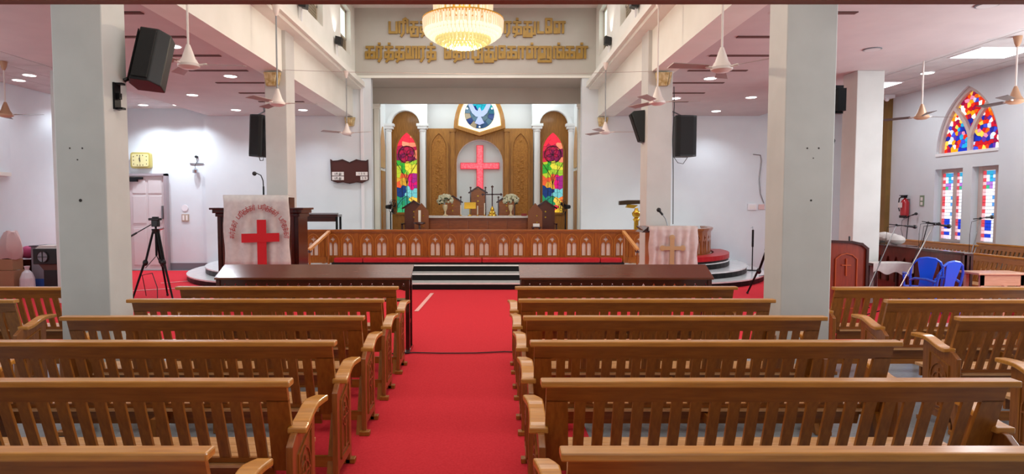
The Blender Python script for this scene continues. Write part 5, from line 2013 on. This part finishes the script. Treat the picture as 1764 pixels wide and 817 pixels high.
# switch box and cable on the front wall at the right
r = thing('switch_box', 'white double switch box on the front wall beside the right front column', 'switch', (7.1, YB, 1.75))
MB().bx(6.98, 7.22, YB - .04, YB, 1.66, 1.84).build('box', CONDUIT, r, bev=.008)
MB().bx(7.28, 7.44, YB - .03, YB, 1.68, 1.82).build('side_plate', PALEP, r, bev=.005)
MB().bx(7.02, 7.18, YB - .05, YB - .04, 1.70, 1.80).build('switch_key', PAPER, r)
tag(MB().tube([(7.1, YB - .02, 3.18), (7.3, YB - .02, 3.16), (7.33, YB - .03, 3.0), (7.28, YB - .03, 2.5), (7.32, YB - .03, 2.1), (7.42, YB - .02, 1.85)], .010, 5).build('wall_cable', STEEL), 'thin grey cable hanging down the front wall above the white switch box', 'cable')


# ================================================================== TRIPODS AND STANDS
def tripod(x, y, z0, ztop, spread, lab, head=True, rot=0.0):
    r = thing('tripod', lab, 'tripod', (x, y, z0))
    zj = ztop - .28
    MB().cyl((x, y, zj - .45), (x, y, ztop - .12), .02, n=8).build('centre_column', BLKM, r)
    for k in range(3):
        a = rot + 2 * pi * k / 3
        fx, fy = x + spread * cos(a), y + spread * sin(a)
        mx, my = x + spread * .45 * cos(a), y + spread * .45 * sin(a)
        zm = z0 + (zj - z0) * .55
        o = MB().cyl((x + .05 * cos(a) - .02 * sin(a), y + .05 * sin(a) + .02 * cos(a), zj), (mx - .02 * sin(a), my + .02 * cos(a), zm), .018, n=6)
        o.cyl((x + .05 * cos(a) + .02 * sin(a), y + .05 * sin(a) - .02 * cos(a), zj), (mx + .02 * sin(a), my - .02 * cos(a), zm), .018, n=6)
        o.cyl((mx, my, zm + .05), (fx, fy, z0 + .02), .022, .016, 6)
        lg = o.build('leg', BLKM, r)
        MB().ball((mx, my, zm), (.05, .05, .06), 8, 6).build('leg_lock', BLACK, lg)
        MB().ball((fx, fy, z0 + .02), .025, 8, 6).build('rubber_foot', BLACK, lg)
        MB().cyl((x, y, zj - .45), (mx, my, zm - .1), .007, n=5).build('spreader', BLKM, r)
    MB().cyl((x, y, zj - .03), (x, y, zj + .06), .06, .075, 12).build('crown', BLACK, r)
    if head:
        MB().bx(x - .06, x + .06, y - .05, y + .05, ztop - .18, ztop - .05).bx(x - .11, x + .09, y - .06, y + .06, ztop - .06, ztop - .015).bx(x - .05, x + .05, y - .04, y + .04, ztop - .02, ztop + .01).build('fluid_head', BLACK, r, bev=.01)
        MB().cyl((x - .06, y - .05, ztop - .14), (x - .33, y - .3, ztop - .36), .010, n=6).cyl((x - .24, y - .21, ztop - .285), (x - .35, y - .32, ztop - .38), .018, n=8).build('pan_handle', BLACK, r)
        MB().cyl((x + .07, y, zj + .05), (x + .15, y, zj + .07), .018, n=8).build('knob', CHROME, r)
    return r


tripod(-6.38, 11.55, .012, 1.57, .42, 'black camera tripod with fluid head and pan handle standing on the red carpet at left', rot=radians(-25))
tripod(5.45, 12.0, .012, 1.15, .38, 'black folded tripod stand mostly hidden behind the right front column', head=False, rot=radians(-100))
r = thing('thin_stand', 'slim black upright stand on the platform near the right front column', 'stand', (6.55, 15.3, .15))
MB().cyl((6.55, 15.3, .17), (6.55, 15.3, 1.15), .014, .014, 8).cyl((6.55, 15.3, .75), (6.55, 15.3, 1.18), .026, .026, 8).build('pole', BLKM, r)
MB().cyl((6.55, 15.3, .15), (6.55, 15.3, .17), .12, n=14).build('base', BLKM, r)
MB().tube([(6.55, 15.3, 1.18), (6.54, 15.3, 1.26), (6.5, 15.3, 1.22)], .008, 5).build('clip', STEEL, r)
tag(MB().tube([(-6.8, 11.9, .02), (-6.75, 11.7, .45), (-6.5, 11.6, .5), (-6.3, 11.4, .25), (-6.25, 11.3, .02), (-5.9, 11.2, .02)], .008, 5).build('tripod_cable', CABLE), 'loose black cable looping around the camera tripod legs', 'cable')

# ================================================================== THINGS AT THE FAR LEFT
r = thing('grey_cabinet', 'grey cabinet with a blue base on the red carpet at far left', 'cabinet', (-9.7, 13.35, .012))
MB().bx(-9.98, -9.2, 13.15, 13.6, .2, .90).build('body', GREYB, r, bev=.006)
MB().bx(-9.99, -9.19, 13.14, 13.61, .012, .2).build('base', BLUE, r)
MB().bx(-10.0, -9.18, 13.12, 13.62, .90, .925).build('top', mat('dark_grey', '#55525a', .5), r)
r = thing('drum_cabinet', 'black boxed unit with a round grille on a dark pedestal behind the left column', 'cabinet', (-8.85, 12.3, .012))
MB().bx(-9.15, -8.6, 12.1, 12.5, .62, .93).build('box', BLACK, r, bev=.01)
MB().cyl((-8.95, 12.09, .77), (-8.95, 12.1, .77), .11, n=20).build('round_grille', GREYB, r)
t = MB()
t.ribbon(arc(-8.95, .77, .11, 0, 2 * pi, 20), .012, 12.075, 12.09)
t.ribbon([(-9.05, .77), (-8.85, .77)], .01, 12.075, 12.09)
t.ribbon([(-8.95, .67), (-8.95, .87)], .01, 12.075, 12.09)
t.build('grille_bars', INK, r)
MB().prism([(-9.08, .62), (-8.65, .62), (-8.72, .5), (-8.98, .5)], 'xz', 12.15, 12.45).build('neck', mat('brown_neck', '#5a3428', .5), r)
MB().bx(-8.98, -8.7, 12.15, 12.45, .012, .5).build('pedestal', BLACK, r)
for k in range(3):
    o = MB().bx(-9.12 + .03 * k, -8.72, 12.14, 12.42, .93 + .022 * k, .95 + .022 * k).build('papers', PAPER, bev=.002)
    tag(o, 'loose %s sheet pile on top of the black boxed unit' % ['bottom', 'middle', 'top'][k], 'papers', 'papers on the black unit')
# bag, pink bundle, cartons
t = MB()
t.lathe([(.12, 0), (.14, .06), (.13, .24), (.09, .36), (.035, .42), (.055, .5)], (-9.85, 12.85, .012), 10)
tag(t.build('plastic_bag', BAGW), 'knotted white plastic bag on the floor left of the grey cabinet', 'bag')
t = MB()
t.ball((-10.17, 13.33, .77), (.17, .14, .14)).ball((-10.25, 13.30, .74), (.1, .10, .10))
tag(t.build('pink_bundle', PINK, smooth=True), 'bright pink cloth bundle beside the grey cabinet', 'bundle')
tag(MB().bx(-10.38, -10.03, 13.18, 13.52, .012, .62).build('dark_stool', DARK), 'dark box stool under the pink bundle', 'stool')
r = thing('carton', 'brown cardboard carton on the floor at the far left edge, lower one', 'box', (-10.25, 12.9, .012))
MB().bx(-10.43, -10.06, 12.75, 13.1, .012, .42).build('box', CARTON, r)
MB().bx(-10.43, -10.06, 12.90, 12.95, .42, .424).build('tape', PAPER, r)
tag(MB().bx(-10.42, -10.10, 12.78, 13.08, .425, .66).build('carton', CARTON, bev=.01), 'small cardboard carton stacked on the lower one at the far left edge', 'box')
t = MB()
N, K = 14, 8
vs = []
for j_ in range(K + 1):
    for i_ in range(N):
        a = 2 * pi * i_ / N
        f = j_ / K
        rr = .10 + .11 * sin(pi * min(1, .25 + f * .75)) + .025 * sin(a * 5 + f * 3)
        vs.append((-10.22 + rr * cos(a), 12.92 + rr * sin(a) * .9, .665 + .58 * f + .02 * sin(a * 3)))
fs = [(j_ * N + i_, j_ * N + (i_ + 1) % N, (j_ + 1) * N + (i_ + 1) % N, (j_ + 1) * N + i_) for j_ in range(K) for i_ in range(N)]
fs += [tuple(range(N))[::-1], tuple(range(K * N, (K + 1) * N))]
t.add(vs, fs)
tag(t.build('draped_sheet', PALEP, smooth=True), 'crumpled pale pink sheet heaped on the cartons at the far left edge', 'cloth')

# ================================================================== CABLES AND TAPE ON THE CARPET
tag(MB().tube([(-1.25, 7.22, .02), (-.95, 7.28, .02), (-.6, 7.25, .02), (-.2, 7.26, .02), (.15, 7.33, .02), (.32, 7.3, .02), (.6, 7.35, .02)], .008, 5).build('floor_cable', CABLE), 'thin dark cable lying across the red carpet between the two desks', 'cable')
for i, (p0, p1, wd, lab) in enumerate((((-1.22, 12.3), (-1.28, 10.2), .07, 'faded pale tape strip on the red carpet near the altar steps'),
                                       ((-7.6, 13.9), (-6.3, 15.0), .05, 'pale tape line on the carpet behind the tripod, far one'),
                                       ((-7.6, 12.6), (-6.3, 13.3), .06, 'pale tape line on the carpet behind the tripod, middle one'),
                                       ((-6.6, 11.0), (-5.6, 11.8), .05, 'pale tape line on the carpet by the tripod, nearest one'),
                                       ((4.3, 12.0), (5.3, 10.6), .05, 'pale tape line on the carpet left of the right front column'))):
    a, b_ = Vector((*p0, 0)), Vector((*p1, 0))
    n_ = (b_ - a).normalized()
    q = Vector((-n_.y, n_.x, 0)) * wd / 2
    o = MB().hexa([tuple(a - q + Vector((0, 0, .012))), tuple(b_ - q + Vector((0, 0, .012))), tuple(a + q + Vector((0, 0, .012))), tuple(b_ + q + Vector((0, 0, .012))),
                   tuple(a - q + Vector((0, 0, .015))), tuple(b_ - q + Vector((0, 0, .015))), tuple(a + q + Vector((0, 0, .015))), tuple(b_ + q + Vector((0, 0, .015)))]).build('tape_strip', TAPE)
    tag(o, lab, 'tape', 'pale tape strips on the carpet')
